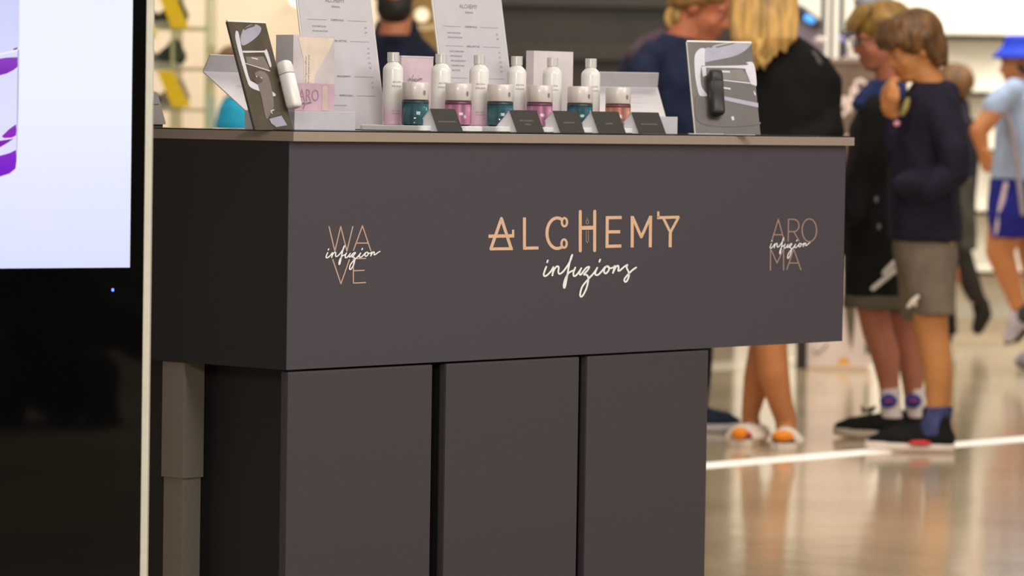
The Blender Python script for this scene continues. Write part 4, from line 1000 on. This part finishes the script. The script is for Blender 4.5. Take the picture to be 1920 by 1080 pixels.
bm = bmesh.new(); c = fl(b(1722, 845, -.07)); ell(bm, c+Vector((0, -.046, .034)), (.038, .005, .009)); world_child(obj('red_mark', bm, M_((206, 44, 36), .5), None, True), root)
shoe(root, fl(b(1778, 845, .09)), fl(b(1640, 845, .09)), .095, .09, blk_s, wsole)

# --- boy with glasses (behind)
b = J(13.7); root = empty('person', b(1660, 820), 0, 'boy with glasses in black jacket and black shorts, standing behind the other boy', 'person', 'shoppers behind the counter'); root.location.z = 0
hc = b(1652, 72); k = .98
bm = bmesh.new(); R, H = head_shapes(bm, hc, math.radians(186), math.radians(12), k)
cap(bm, b(1668, 110), .052, b(1672, 170), .055); chain(bm, [(b(1665, 225), .085), (b(1655, 330), .09), (b(1650, 440), .09)])
chain(bm, [(b(1640, 450, -.08), .078), (b(1636, 575, -.08), .056), (b(1645, 620, -.08), .053), (b(1660, 665, -.08), .05), (b(1668, 730, -.08), .034), (b(1672, 790, -.08), .03), (b(1630, 812, -.08), .028)])
chain(bm, [(b(1675, 450, .09), .078), (b(1688, 575, .09), .057), (b(1695, 620, .09), .054), (b(1708, 665, .09), .05), (b(1712, 730, .09), .036), (b(1718, 790, .09), .03), (b(1690, 812, .09), .028)])
world_child(fuse('body', bm, skin_b, None, .007, 3), root); face_parts(hc, math.radians(186), math.radians(12), k, root)
bm = bmesh.new(); ell(bm, H(-.02*k, 0, .05*k), (.108*k, .09*k, .082*k), R); ell(bm, H(-.06*k, 0, .01*k), (.06*k, .08*k, .07*k), R)
for j in range(-5, 6): chain(bm, [(H(.045*k, j*.012*k, .105*k), .024*k), (H(.09*k, j*.012*k, .07*k), .016*k), (H(.102*k, j*.012*k, .048*k), .008*k)])
for s in (1, -1): chain(bm, [(H(0, s*.075*k, .05*k), .028*k), (H(-.02*k, s*.078*k, .01*k), .018*k)])
world_child(fuse('hair', bm, hair_sb, None, .006, 2), root)
gl = empty('glasses', (0, 0, 0)); gl.parent = root
bm = bmesh.new()
for s in (1, -1):
    c = [H(.098*k, s*.033*k+.022*k*math.cos(t*math.pi/8), .002*k+.016*k*math.sin(t*math.pi/8)) for t in range(17)]; chain(bm, [(p, .0022) for p in c], 6); chain(bm, [(H(.098*k, s*.055*k, .006*k), .002), (H(0, s*.082*k, .01*k), .002)], 6)
chain(bm, [(H(.099*k, -.011*k, .004*k), .002), (H(.099*k, .011*k, .004*k), .002)], 6); bpy.data.objects.remove(gl); world_child(obj('glasses', bm, M_((50, 56, 62), .3), None, True), root)
bj = cloth('black_jacket', (24, 22, 22)); bm = bmesh.new()
loft(bm, [(b(1640, 480), .115, .17), (b(1638, 420), .12, .178), (b(1640, 320), .112, .172), (b(1652, 240), .108, .185), (b(1663, 195), .09, .16), (b(1668, 160), .05, .07)])
chain(bm, [(b(1648, 210, -.16), .06), (b(1632, 290, -.19), .05), (b(1614, 340, -.17), .05), (b(1600, 400, -.2), .045)]); chain(bm, [(b(1668, 210, .15), .06), (b(1640, 300, .16), .05), (b(1610, 360, .14), .045)])
world_child(fuse('jacket', bm, bj, None, .008, 3), root)
bm = bmesh.new(); loft(bm, [(b(1648, 208, -.02), .082, .135), (b(1650, 196, -.02), .098, .14), (b(1656, 175, -.02), .085, .12), (b(1662, 150, -.01), .056, .072)]); world_child(fuse('blue_collar', bm, cloth('blue_tee', (40, 52, 96)), None, .006, 2), root)
bm = bmesh.new(); chain(bm, [(b(1626, 216, -.14), .02), (b(1642, 200, -.17), .03), (b(1650, 212, -.17), .026)]); world_child(fuse('red_patch', bm, cloth('red_patch', (150, 44, 56), .25), None, .006, 2), root)
for px, py in ((1643, 374), (1648, 425)):
    bm = bmesh.new(); ell(bm, b(px, py, -.2), (.006, .003, .011)); world_child(obj('drawcord_toggle', bm, M_((112, 116, 120), .4), None, True), root)
bm = bmesh.new(); bs = cloth('black_shorts', (24, 23, 21))
loft(bm, [(b(1636, 556, -.08), .098, .1), (b(1640, 500, -.06), .108, .12), (b(1650, 450), .12, .16)]); loft(bm, [(b(1684, 562, .09), .095, .1), (b(1672, 500, .06), .105, .12), (b(1650, 450), .12, .16)])
world_child(fuse('shorts', bm, bs, None, .008, 2), root)
bm = bmesh.new(); gh = cloth('grey_hem', (92, 86, 74), .08)
loft(bm, [(b(1636, 578, -.08), .1, .104), (b(1636, 552, -.08), .1, .104)]); loft(bm, [(b(1684, 584, .09), .097, .103), (b(1684, 558, .09), .097, .103)]); world_child(fuse('hem_band', bm, gh, None, .008, 1), root)
bm = bmesh.new(); wst = M_((206, 200, 192), .6)
for P in (((1637, 541), (1660, 522), (1682, 504)), ((1658, 512), (1676, 492))):
    chain(bm, [(b(x, y, -.185 if x < 1665 else -.165), .009) for x, y in P], 8)
chain(bm, [(b(1676, 492, -.165), .008), (b(1682, 510, -.16), .008)], 8); world_child(obj('logo_stripe', bm, wst, None, True), root)
ws = cloth('white_sock', (222, 208, 204), .04); bb = cloth('blue_sock_badge', (58, 66, 140), .1)
for hy, ax in ((-.08, 1668), (.09, 1714)):
    bm = bmesh.new(); loft(bm, [(b(ax+3, 785, hy), .042, .04), (b(ax+2, 765, hy), .038, .037), (b(ax, 726, hy), .04, .039)]); sk = fuse('sock', bm, ws, None, .006, 2); world_child(sk, root)
    bm = bmesh.new(); ell(bm, b(ax-2, 752, hy-.034), (.03, .012, .024)); o = obj('badge', bm, bb, None, True); world_child(o, root); o.parent = sk
    bm = bmesh.new(); ell(bm, b(ax-2, 751, hy-.0455), (.017, .003, .0035)); o = obj('badge_swoosh', bm, M_((190, 60, 90), .6), None, True); world_child(o, root); o.parent = sk
bk2 = cloth('black_canvas', (26, 28, 24), .15)
shoe(root, fl(b(1692, 820, -.08)), fl(b(1562, 820, -.08)), .092, .085, bk2, mat('cream_sole', (190, 172, 150), .6))
shoe(root, fl(b(1742, 820, .09)), fl(b(1618, 820, .09)), .092, .085, bk2, mat('cream_sole_2', (190, 172, 150), .6))
bm = bmesh.new(); chain(bm, [(b(1628, 768, -.13), .006), (b(1618, 772, -.13), .005), (b(1616, 762, -.13), .004)]); chain(bm, [(b(1628, 768, -.13), .006), (b(1640, 764, -.12), .006), (b(1630, 776, -.13), .005)]); world_child(obj('laces', bm, M_((30, 40, 30), .7), None, True), root)

# --- blonde woman in black seen from behind
b = J(13.25); root = empty('person', b(1445, 835), 0, 'woman with long blonde hair in black jacket seen from behind, in white sandals', 'person', 'shoppers behind the counter'); root.location.z = 0
hc = b(1432, -58); k = 1.02
bm = bmesh.new(); R, H = head_shapes(bm, hc, math.radians(100), math.radians(14), k); cap(bm, b(1438, -10), .05, b(1452, 70), .045); chain(bm, [(b(1468, 160), .085), (b(1470, 260), .085), (b(1455, 400), .09)])
chain(bm, [(b(1465, 430, .0), .095), (b(1448, 560, -.03), .068), (b(1446, 650, -.05), .054), (b(1450, 700, -.05), .053), (b(1462, 750, -.04), .042), (b(1474, 790, -.03), .036), (b(1474, 815, -.04), .036), (b(1468, 822, -.12), .028)])
chain(bm, [(b(1440, 430, .06), .095), (b(1444, 560, .08), .066), (b(1432, 650, .1), .05), (b(1420, 710, .1), .047), (b(1406, 780, .1), .03), (b(1412, 806, .1), .032), (b(1400, 815, .02), .028)])
world_child(fuse('body', bm, skin_c, None, .007, 3), root)
bm = bmesh.new(); ell(bm, H(-.012, 0, .04), (.105, .094, .1), R)
for j in range(13):
    t = j/12; x0 = 1384+96*t; x1 = 1380+104*t+random.uniform(-3, 3); end = 98+22*math.sin(t*3.1+.6)+random.uniform(-6, 6); dy = -.10+.04*abs(t-.5)
    if 1418 < x1 < 1446: end += 12
    chain(bm, [(b(1396+72*t, -90, -.02), .03), (b(x0, -30, -.09), .026), (b(x1, 30, dy-.03), .022), (b(x1+random.uniform(-3, 3), 70, dy-.045), .017), (b(x1+random.uniform(-5, 5), end, dy-.04), .006)], 10)
chain(bm, [(b(1424, 80, -.16), .012), (b(1419, 104, -.17), .011), (b(1430, 122, -.17), .01), (b(1444, 112, -.17), .009), (b(1448, 92, -.165), .009)], 10)
world_child(fuse('hair', bm, hair_bl, None, .0055, 1), root)
bj2 = cloth('black_wool', (20, 18, 18)); bm = bmesh.new()
loft(bm, [(b(1465, 470), .18, .13), (b(1470, 380), .165, .12), (b(1472, 280), .16, .115), (b(1476, 200), .178, .118), (b(1474, 145), .185, .115), (b(1470, 108), .15, .10), (b(1466, 88), .11, .085), (b(1458, 66), .07, .07)])
chain(bm, [(b(1512, 132, -.0), .062), (b(1536, 190, -.02), .056), (b(1552, 245, -.05), .052), (b(1500, 275, -.12), .045)]); chain(bm, [(b(1520, 112, 0), .045), (b(1528, 150, 0), .055)]); chain(bm, [(b(1548, 215, -.02), .055), (b(1562, 246, -.03), .04)])
chain(bm, [(b(1405, 140, .05), .06), (b(1392, 240, .1), .05), (b(1400, 330, .15), .045)])
world_child(fuse('jacket', bm, bj2, None, .008, 3), root)
bm = bmesh.new(); chain(bm, [(b(1524, 100, -.055), .012), (b(1533, 120, -.06), .02), (b(1536, 142, -.06), .012)]); world_child(fuse('shoulder_strap', bm, M_((66, 62, 62), .6), None, .005), root)
bm = bmesh.new(); loft(bm, [(b(1450, 600), .135, .12), (b(1455, 520), .15, .13), (b(1462, 450), .165, .125)]); world_child(fuse('skirt', bm, bj2, None, .009, 2), root)
sand = mat('cream_sandal', (222, 206, 190), .6, var=.02); orng = mat('orange_patch', (236, 138, 24), .6, var=.04)
def slide(hx, hy, tx, ty, px_l):
    h = fl(b(hx, 835, hy)); t = fl(b(tx, 835, ty)); d = (t-h).normalized(); n = Vector((-d.y, d.x, 0)); L = (t-h).length; w = .048
    bm = bmesh.new(); out = [(0, .55), (.05, .8), (.4, .8), (.7, 1), (.9, .85), (1, .3)]; pts = [(a, -s*w) for a, s in out]+[(a, s*w) for a, s in out[::-1]]
    A = [bm.verts.new(h+d*a*L+n*s+Vector((0, 0, .001))) for a, s in pts]; B = [bm.verts.new(h+d*a*L+n*s*1.05+Vector((0, 0, .026))) for a, s in pts]
    bm.faces.new(A[::-1]); bm.faces.new(B); N = len(pts)
    for i in range(N): bm.faces.new((A[i], A[(i+1) % N], B[(i+1) % N], B[i]))
    s_ = obj('sandal_sole', bm, sand); world_child(s_, root)
    bm = bmesh.new()
    for a in (.5, .6, .7, .8): chain(bm, [(h+d*a*L+n*s*w*1.02+Vector((0, 0, .026+.038*math.cos(s*1.45))), .012) for s in (-1, -.6, -.2, .2, .6, 1)], 8)
    cap(bm, h+d*.1*L+Vector((0, 0, .03)), .036, h+d*.3*L+Vector((0, 0, .03)), .032)
    up = fuse('sandal_strap', bm, sand, None, .005, 2); world_child(up, root)
    return h, d, n, L, w, up
h, d, n, L, w, up = slide(1480, .0, 1468, -.24, 0)
def patch(pt, m, r, up, nm):
    bm = bmesh.new(); ell(bm, pt, r); o = obj(nm, bm, m, None, True); world_child(o, root); o.parent = up
patch(fl(b(1468, 835, -.2))+Vector((0, 0, .048)), orng, (.036, .03, .019), up, 'orange_disc'); patch(fl(b(1488, 835, -.17))+Vector((0, 0, .045)), M_((150, 44, 40), .6), (.012, .03, .013), up, 'red_dot'); patch(fl(b(1448, 835, -.17))+Vector((0, 0, .04)), M_((150, 44, 40), .6), (.01, .03, .013), up, 'red_dot')
h, d, n, L, w, up = slide(1430, .12, 1380, -.1, 0)
patch(fl(b(1386, 835, -.1))+Vector((0, 0, .046)), orng, (.026, .03, .021), up, 'orange_disc'); patch(fl(b(1402, 835, -.06))+Vector((0, 0, .04)), M_((170, 40, 50), .6), (.018, .03, .012), up, 'red_dot')

# --- woman with tied back hair in navy, profile
b = J(13.9); root = empty('person', b(1300, 818), 0, 'woman in navy jacket with fair hair tied back, face turned right', 'person', 'shoppers behind the counter'); root.location.z = 0
hc = b(1318, 12); k = 1.1
bm = bmesh.new(); R, H = head_shapes(bm, hc, math.radians(-18), math.radians(24), k); cap(bm, b(1292, 40), .06, b(1272, 90), .07); chain(bm, [(b(1250, 160), .09), (b(1262, 280), .09), (b(1268, 400), .09)])
for hy, ax in ((-.08, 1300), (.1, 1275)): chain(bm, [(b(ax-15, 430, hy), .09), (b(ax, 600, hy), .06), (b(ax-2, 760, hy), .035), (b(ax, 800, hy), .035), (b(ax+38, 812, hy), .028)])
world_child(fuse('body', bm, mat('flushed_skin', (188, 112, 80), .55, var=.06, scale=12), None, .007, 3), root); face_parts(hc, math.radians(-18), math.radians(24), k, root)
bm = bmesh.new(); ell(bm, H(-.025*k, 0, .045*k), (.1*k, .084*k, .082*k), R)
for s in (1, -1):
    for j in range(4): chain(bm, [(H(.055*k, s*.05*k, (.085-.01*j)*k), .016*k), (H(0, s*.078*k, (.07-.018*j)*k), .016*k), (H(-.08*k, s*.05*k, (.03-.02*j)*k), .02*k)], 8)
    cap(bm, H(.028*k, s*.072*k, .04*k), .012*k, H(.02*k, s*.074*k, .015*k), .008*k)
hr_f = mat('fair_brown_hair', (138, 102, 54), .5, var=.25, scale=30, bump=.4); world_child(fuse('hair', bm, hr_f, None, .006, 1), root)
bm = bmesh.new(); c0_ = b(1270, 34, -.03)
chain(bm, [(c0_+Vector((.034*math.cos(t), .0, .042*math.sin(t))), .013) for t in [math.radians(20+a*33) for a in range(10)]], 10); ell(bm, c0_, (.02, .03, .03)); world_child(fuse('bun', bm, hair_bl, None, .005, 1), root)
nj = cloth('navy_jacket', (36, 44, 68), .18); bm = bmesh.new()
loft(bm, [(b(1275, 460), .18, .15), (b(1265, 330), .17, .15), (b(1255, 220), .172, .16), (b(1245, 150), .175, .17), (b(1248, 110), .15, .15), (b(1262, 78), .09, .09), (b(1272, 62), .06, .065)])
chain(bm, [(b(1225, 105, -.12), .055), (b(1205, 130, -.16), .062), (b(1212, 220, -.2), .058), (b(1240, 300, -.22), .05), (b(1320, 310, -.25), .042)]); chain(bm, [(b(1262, 105, .14), .07), (b(1290, 200, .16), .055), (b(1330, 290, .1), .045)])
world_child(fuse('jacket', bm, nj, None, .008, 3), root)
bm = bmesh.new(); chain(bm, [(b(1248, 66, .0), .03), (b(1205, 86, -.03), .032), (b(1190, 104, -.08), .03)]); world_child(fuse('hood_lining', bm, cloth('mauve_lining', (88, 72, 80)), None, .006), root)
nt_ = cloth('navy_trousers', (30, 34, 42)); bm = bmesh.new()
for hy, ax in ((-.08, 1302), (.1, 1275)): loft(bm, [(b(ax, 780, hy), .05, .05), (b(ax+2, 640, hy), .062, .06), (b(ax-8, 520, hy), .085, .085), (b(ax-16, 440, hy), .11, .12)])
cap(bm, b(1318, 640, -.08), .03, b(1312, 700, -.08), .03)
world_child(fuse('trousers', bm, nt_, None, .008, 2), root)
nsn = cloth('navy_trainer', (40, 48, 62), .15)
shoe(root, fl(b(1280, 818, -.08)), fl(b(1372, 818, -.08)) + Vector((.03, -.05, 0)), .095, .095, nsn, mat('grey_white_sole', (206, 200, 200), .6))
shoe(root, fl(b(1255, 818, .1)), fl(b(1345, 818, .1)), .095, .095, nsn, mat('grey_white_sole_2', (206, 200, 200), .6))

# --- shop assistant behind the counter
b = J(14.6); root = empty('person', b(760, 800), 0, 'person in a dark navy top with black beard, seen between the two menu boards', 'person'); root.location.z = 0
hc = b(742, -28); bm = bmesh.new(); R, H = head_shapes(bm, hc, math.radians(-95), math.radians(10), 1.05)
cap(bm, b(744, 20), .056, b(738, 78), .062); chain(bm, [(b(740, 150), .09), (b(740, 300), .09), (b(740, 420), .09)])
for hy in (-.1, .1): chain(bm, [(b(740, 430)+Vector((hy, 0, 0)), .09), (b(740, 600)+Vector((hy, 0, 0)), .06), (b(740, 765)+Vector((hy, 0, 0)), .04)])
for s in (-1, 1): hand(bm, b(740+s*105, 330, -.1), b(740+s*108, 375, -.12), (-s, -.3, 0), (0, -.6, -.6)); cap(bm, b(740+s*100, 290, -.08), .035, b(740+s*105, 335, -.1), .028)
world_child(fuse('body', bm, mat('tanned_skin', (190, 122, 88), .55, var=.05), None, .008, 3), root); face_parts(hc, math.radians(-95), math.radians(10), 1.05, root)
bm = bmesh.new(); ell(bm, H(-.02, 0, .045), (.1, .086, .09), R); world_child(fuse('hair', bm, hair_dk, None, .007, 1), root)
bm = bmesh.new(); ell(bm, H(.045, 0, -.075), (.066, .068, .062), R); ell(bm, H(.02, 0, -.035), (.07, .077, .04), R); world_child(fuse('beard', bm, hair_dk, None, .007, 2), root)
nv = cloth('dark_navy_top', (26, 30, 48), .15); bm = bmesh.new()
loft(bm, [(b(740, 450), .18, .14), (b(740, 300), .19, .14), (b(740, 180), .2, .14), (b(740, 125), .19, .13), (b(742, 98), .155, .11), (b(744, 78), .11, .085), (b(744, 66), .075, .07)])
for s in (-1, 1): chain(bm, [(b(740+s*66, 122), .052), (b(740+s*88, 190, -.02), .056), (b(740+s*100, 290, -.08), .046)])
chain(bm, [(b(770, 46, .03), .022), (b(776, 70, 0), .028), (b(784, 92, -.03), .03)]); chain(bm, [(b(712, 46, .03), .022), (b(706, 80, 0), .028)])
world_child(fuse('top', bm, nv, None, .008, 3), root)
bm = bmesh.new(); loft(bm, [(b(744, 86), .09, .1), (b(742, 76), .075, .09)]); world_child(fuse('neckline', bm, cloth('black_tee', (22, 22, 24)), None, .008, 2), root)
bm = bmesh.new(); loft(bm, [(b(740, 780), .15, .09), (b(740, 600), .16, .1), (b(740, 440), .18, .135)]); world_child(fuse('trousers', bm, cloth('black_trousers', (24, 24, 26)), None, .009, 2), root)
shoe(root, fl(b(722, 800, .1)), fl(b(718, 800, -.18)), .1, .09, blk_s, M_((40, 40, 40), .6)); shoe(root, fl(b(762, 800, .1)), fl(b(766, 800, -.18)), .1, .09, blk_s, M_((40, 40, 40), .6))

# --- child in turquoise behind the left gift box
b = J(17.2); root = empty('person', b(440, 690), 0, 'child in a bright turquoise top, mostly hidden behind the white gift box lid', 'person'); root.location.z = 0
bm = bmesh.new(); hc = b(450, 141); R, H = head_shapes(bm, hc, math.radians(20), .1, .95); cap(bm, b(450, 165), .045, b(450, 190), .05); chain(bm, [(b(450, 230), .1), (b(450, 400), .1)])
for s in (-1, 1): chain(bm, [(b(450+s*16, 400), .07), (b(450+s*18, 540), .05), (b(450+s*18, 670), .035)])
world_child(fuse('body', bm, skin_a, None, .009, 2), root)
bm = bmesh.new(); ell(bm, H(-.02, 0, .04), (.1, .09, .09), R); world_child(fuse('hair', bm, hair_br, None, .008, 1), root)
bm = bmesh.new(); loft(bm, [(b(452, 400), .12, .12), (b(452, 300), .115, .12), (b(452, 235), .115, .12), (b(448, 200), .085, .09), (b(444, 180), .05, .05)]); chain(bm, [(b(440, 205), .045), (b(433, 250), .04), (b(434, 310), .035)])
world_child(fuse('top', bm, mat('turquoise_top', (20, 152, 190), .8, var=.08), None, .008, 2), root)
bm = bmesh.new(); loft(bm, [(b(450, 640), .1, .08), (b(450, 390), .12, .11)]); world_child(fuse('trousers', bm, cloth('grey_trousers', (90, 90, 92)), None, .009, 2), root)

# --- walker in black, mostly behind the boys
b = J(19.3); root = empty('person', b(1790, 640), 0, 'walking child in black carrying a dark coat, behind the boy in navy hoodie', 'person'); root.location.z = 0
hc = b(1783, 168); bm = bmesh.new(); R, H = head_shapes(bm, hc, math.radians(170), .2, .95); cap(bm, b(1785, 190), .04, b(1788, 212), .05); chain(bm, [(b(1790, 260), .1), (b(1785, 390), .1)])
chain(bm, [(b(1785, 400, -.05), .07), (b(1800, 500, -.05), .05), (b(1838, 570, -.05), .035), (b(1838, 600, -.05), .03)]); chain(bm, [(b(1775, 400, .08), .07), (b(1768, 520, .08), .05), (b(1774, 612, .08), .035)])
world_child(fuse('body', bm, skin_b, None, .009, 2), root)
bm = bmesh.new(); ell(bm, H(-.02, 0, .035), (.105, .09, .092), R); world_child(fuse('hair', bm, hair_br, None, .008, 1), root)
bm = bmesh.new(); loft(bm, [(b(1788, 400), .11, .13), (b(1790, 300), .12, .13), (b(1788, 230), .11, .14), (b(1786, 205), .06, .07)]); chain(bm, [(b(1794, 185, .04), .045), (b(1800, 205), .05), (b(1802, 300, -.1), .045)]); world_child(fuse('coat', bm, cloth('black_coat', (34, 30, 38)), None, .009, 2), root)
bm = bmesh.new()
loft(bm, [(b(1835, 568, -.05), .045, .05), (b(1822, 540, -.05), .05, .055), (b(1805, 490, -.05), .06, .06), (b(1788, 440, -.04), .075, .08), (b(1784, 390, -.02), .1, .11)])
loft(bm, [(b(1776, 628, .08), .045, .05), (b(1770, 520, .08), .06, .06), (b(1778, 400, .04), .09, .1)])
world_child(fuse('trousers', bm, cloth('charcoal_trousers', (40, 36, 32)), None, .008, 2), root)
bm = bmesh.new(); chain(bm, [(b(1838, 572, -.05), .045), (b(1843, 590, -.05), .042), (b(1834, 614, -.05), .034)]); world_child(fuse('raised_shoe', bm, cloth('black_boot', (36, 33, 27)), None, .007, 2), root)
bm = bmesh.new(); chain(bm, [(b(1776, 636, .08), .03), (b(1752, 638, .02), .028)]); s_ = fuse('shoe', bm, cloth('black_boot_2', (36, 33, 27)), None, .007, 2); world_child(s_, root)
for o_ in (s_,):
    mn = min(v.co.z for v in o_.data.vertices)
    for v in o_.data.vertices: v.co.z -= min(0, mn)
cb = J(18.9); bm = bmesh.new(); P = [cb(x, y) for x, y in ((1800, 338), (1828, 332), (1831, 400), (1832, 468), (1818, 470), (1804, 466))]; prism(bm, P, Vector((0, .07, 0)))
o = fuse('carried_bag', bm, cloth('charcoal_bag', (62, 60, 52), .1), None, .009, 3); tag(o, 'long charcoal bag hanging from the walking child in black', 'bag')

# --- walker in light blue with a blue bucket hat
b = J(17.5); root = empty('person', b(1900, 650), 0, 'walker in light blue shirt, royal blue shorts and blue bucket hat, at the right edge', 'person'); root.location.z = 0
hc = b(1914, 118); bm = bmesh.new(); R, H = head_shapes(bm, hc, math.radians(186), .15, .95); cap(bm, b(1918, 130), .05, b(1920, 165), .055); chain(bm, [(b(1922, 215), .085), (b(1918, 330), .09), (b(1912, 380), .09)])
chain(bm, [(b(1872, 195, -.17), .045), (b(1852, 225, -.19), .043), (b(1835, 245, -.2), .04), (b(1842, 275, -.2), .03)]); hand(bm, b(1840, 270, -.2), b(1846, 296, -.2), (.5, -.8, 0), (.2, .3, -.9), .95)
chain(bm, [(b(1888, 420, -.08), .085), (b(1874, 470, -.08), .062), (b(1886, 505, -.08), .054), (b(1904, 560, -.08), .038), (b(1916, 590, -.08), .034)])
chain(bm, [(b(1935, 420, .1), .085), (b(1945, 540, .1), .055), (b(1950, 690, .1), .035)])
world_child(fuse('body', bm, skin_c, None, .008, 2), root); face_parts(hc, math.radians(186), .15, .95, root)
bh = mat('royal_blue_hat', (36, 66, 206), .8, var=.05); bm = bmesh.new(); cx = b(1920, 78); 
loft(bm, [(b(1918, 110), .135, .135), (b(1919, 104), .132, .132), (b(1920, 88), .095, .095), (b(1920, 70), .085, .085), (b(1920, 66), .07, .07)]); world_child(fuse('bucket_hat', bm, bh, None, .007, 2), root)
bm = bmesh.new(); ell(bm, H(-.03, 0, -.01), (.085, .08, .07), R); world_child(fuse('hair', bm, hair_dk, None, .008, 1), root)
lb = cloth('light_blue_shirt', (160, 176, 204), .06); bm = bmesh.new()
loft(bm, [(b(1912, 336), .125, .17), (b(1914, 290), .12, .17), (b(1920, 230), .122, .19), (b(1922, 185), .115, .19), (b(1920, 160), .075, .1), (b(1920, 148), .055, .06)]); chain(bm, [(b(1902, 170, -.14), .056), (b(1878, 186, -.17), .052), (b(1864, 200, -.18), .054)])
world_child(fuse('shirt', bm, lb, None, .008, 2), root)
bm = bmesh.new(); chain(bm, [(b(1885, 200, -.17), .012), (b(1900, 250, -.19), .012), (b(1910, 330, -.19), .013), (b(1918, 400, -.18), .013)], 8); world_child(obj('bag_strap', bm, M_((150, 140, 146), .6), None, True), root)
rb = cloth('royal_blue_shorts', (34, 34, 118), .1); bm = bmesh.new()
loft(bm, [(b(1888, 446, -.08), .082, .1), (b(1894, 400, -.07), .1, .12), (b(1908, 335, 0), .12, .165)]); loft(bm, [(b(1932, 446, .1), .09, .1), (b(1925, 400, .07), .1, .12), (b(1908, 335, 0), .12, .165)]); world_child(fuse('shorts', bm, rb, None, .008, 2), root)
bm = bmesh.new(); chain(bm, [(b(1886, 345, -.16), .011), (b(1876, 395, -.155), .013), (b(1869, 440, -.14), .013)], 8); world_child(obj('side_stripe', bm, M_((206, 186, 190), .6), None, True), root)
bm = bmesh.new(); chain(bm, [(b(1912, 590, -.08), .04), (b(1904, 612, -.08), .038), (b(1892, 632, -.08), .028)]); shoe(root, fl(b(1962, 707, .1)), fl(b(1870, 707, .1)) + Vector((.08, 0, 0)), .1, .09, cloth('grey_trainer', (150, 144, 150)), M_((90, 90, 88), .6))
bm = bmesh.new(); chain(bm, [(b(1912, 590, -.08), .04), (b(1904, 612, -.08), .038), (b(1892, 632, -.08), .028)]); tr = fuse('raised_shoe', bm, cloth('mauve_trainer', (178, 166, 176), .15), None, .006, 2); world_child(tr, root)
bm = bmesh.new(); chain(bm, [(b(1920, 622, -.08), .02), (b(1906, 634, -.08), .02), (b(1888, 642, -.08), .014)]); s2 = fuse('sole', bm, cloth('black_sole', (40, 40, 38)), None, .006, 1); world_child(s2, root); s2.parent = tr
bm = bmesh.new(); chain(bm, [(b(1915, 580, -.08), .038), (b(1912, 596, -.08), .042)]); world_child(fuse('dark_cuff', bm, cloth('dark_sock', (60, 60, 62)), None, .006, 1), root)

# --- dark wall behind the viewpoint and a crouching figure there, both seen only as reflections in the kiosk glass
bm = bmesh.new(); box(bm, -6, 7, -6.2, -6, 0, 4.2); struct('wall_rear', bm, mat('dark_rear_wall', (44, 40, 44), .6))
def mir(px, py, dy=0):
    p = at(px, py, 13.8+dy); return Vector((p.x, 13.8-p.y, p.z))
root = empty('person', mir(90, 800), 0, 'person in dark clothes crouching, reflected in the lower black glass of the kiosk', 'person'); root.location.z = 0
bm = bmesh.new(); R, H = head_shapes(bm, mir(60, 330), math.radians(90), .1); cap(bm, mir(62, 370), .05, mir(70, 420), .06); chain(bm, [(mir(80, 470), .09), (mir(90, 620), .09)])
for s in (-1, 1): hand(bm, mir(70+s*30, 440, -.3), mir(70+s*18, 420, -.36), (0, 0, 1), (-s, .3, 0))
world_child(fuse('body', bm, skin_a, None, .009, 2), root); face_parts(mir(60, 330), math.radians(90), .1, 1, root)
bm = bmesh.new(); chain(bm, [(mir(78, 430), .12), (mir(85, 540), .17), (mir(95, 650), .19), (mir(120, 700), .17), (mir(105, 760), .06)])
for s in (-1, 1): chain(bm, [(mir(78+s*75, 450), .06), (mir(78+s*90, 540, -.15), .055), (mir(70+s*40, 450, -.28), .045)])
chain(bm, [(mir(215, 600), .1), (mir(262, 640), .07)])
world_child(fuse('coat', bm, cloth('dark_coat', (16, 16, 19)), None, .01, 2), root)
bm = bmesh.new(); chain(bm, [(mir(130, 680), .1), (mir(185, 700, -.25), .075), (mir(190, 790, -.05), .055)]); chain(bm, [(mir(50, 660), .1), (mir(10, 700, -.25), .085), (mir(12, 790, -.05), .07)])
world_child(fuse('trousers', bm, cloth('dark_trousers', (14, 14, 15)), None, .01, 2), root)
for px in (195, 15):
    c = fl(mir(px, 800, -.02)); shoe(root, c+Vector((0, -.1, 0)), c+Vector((.03, .16, 0)), .1, .09, blk_s, M_((40, 40, 40), .6))
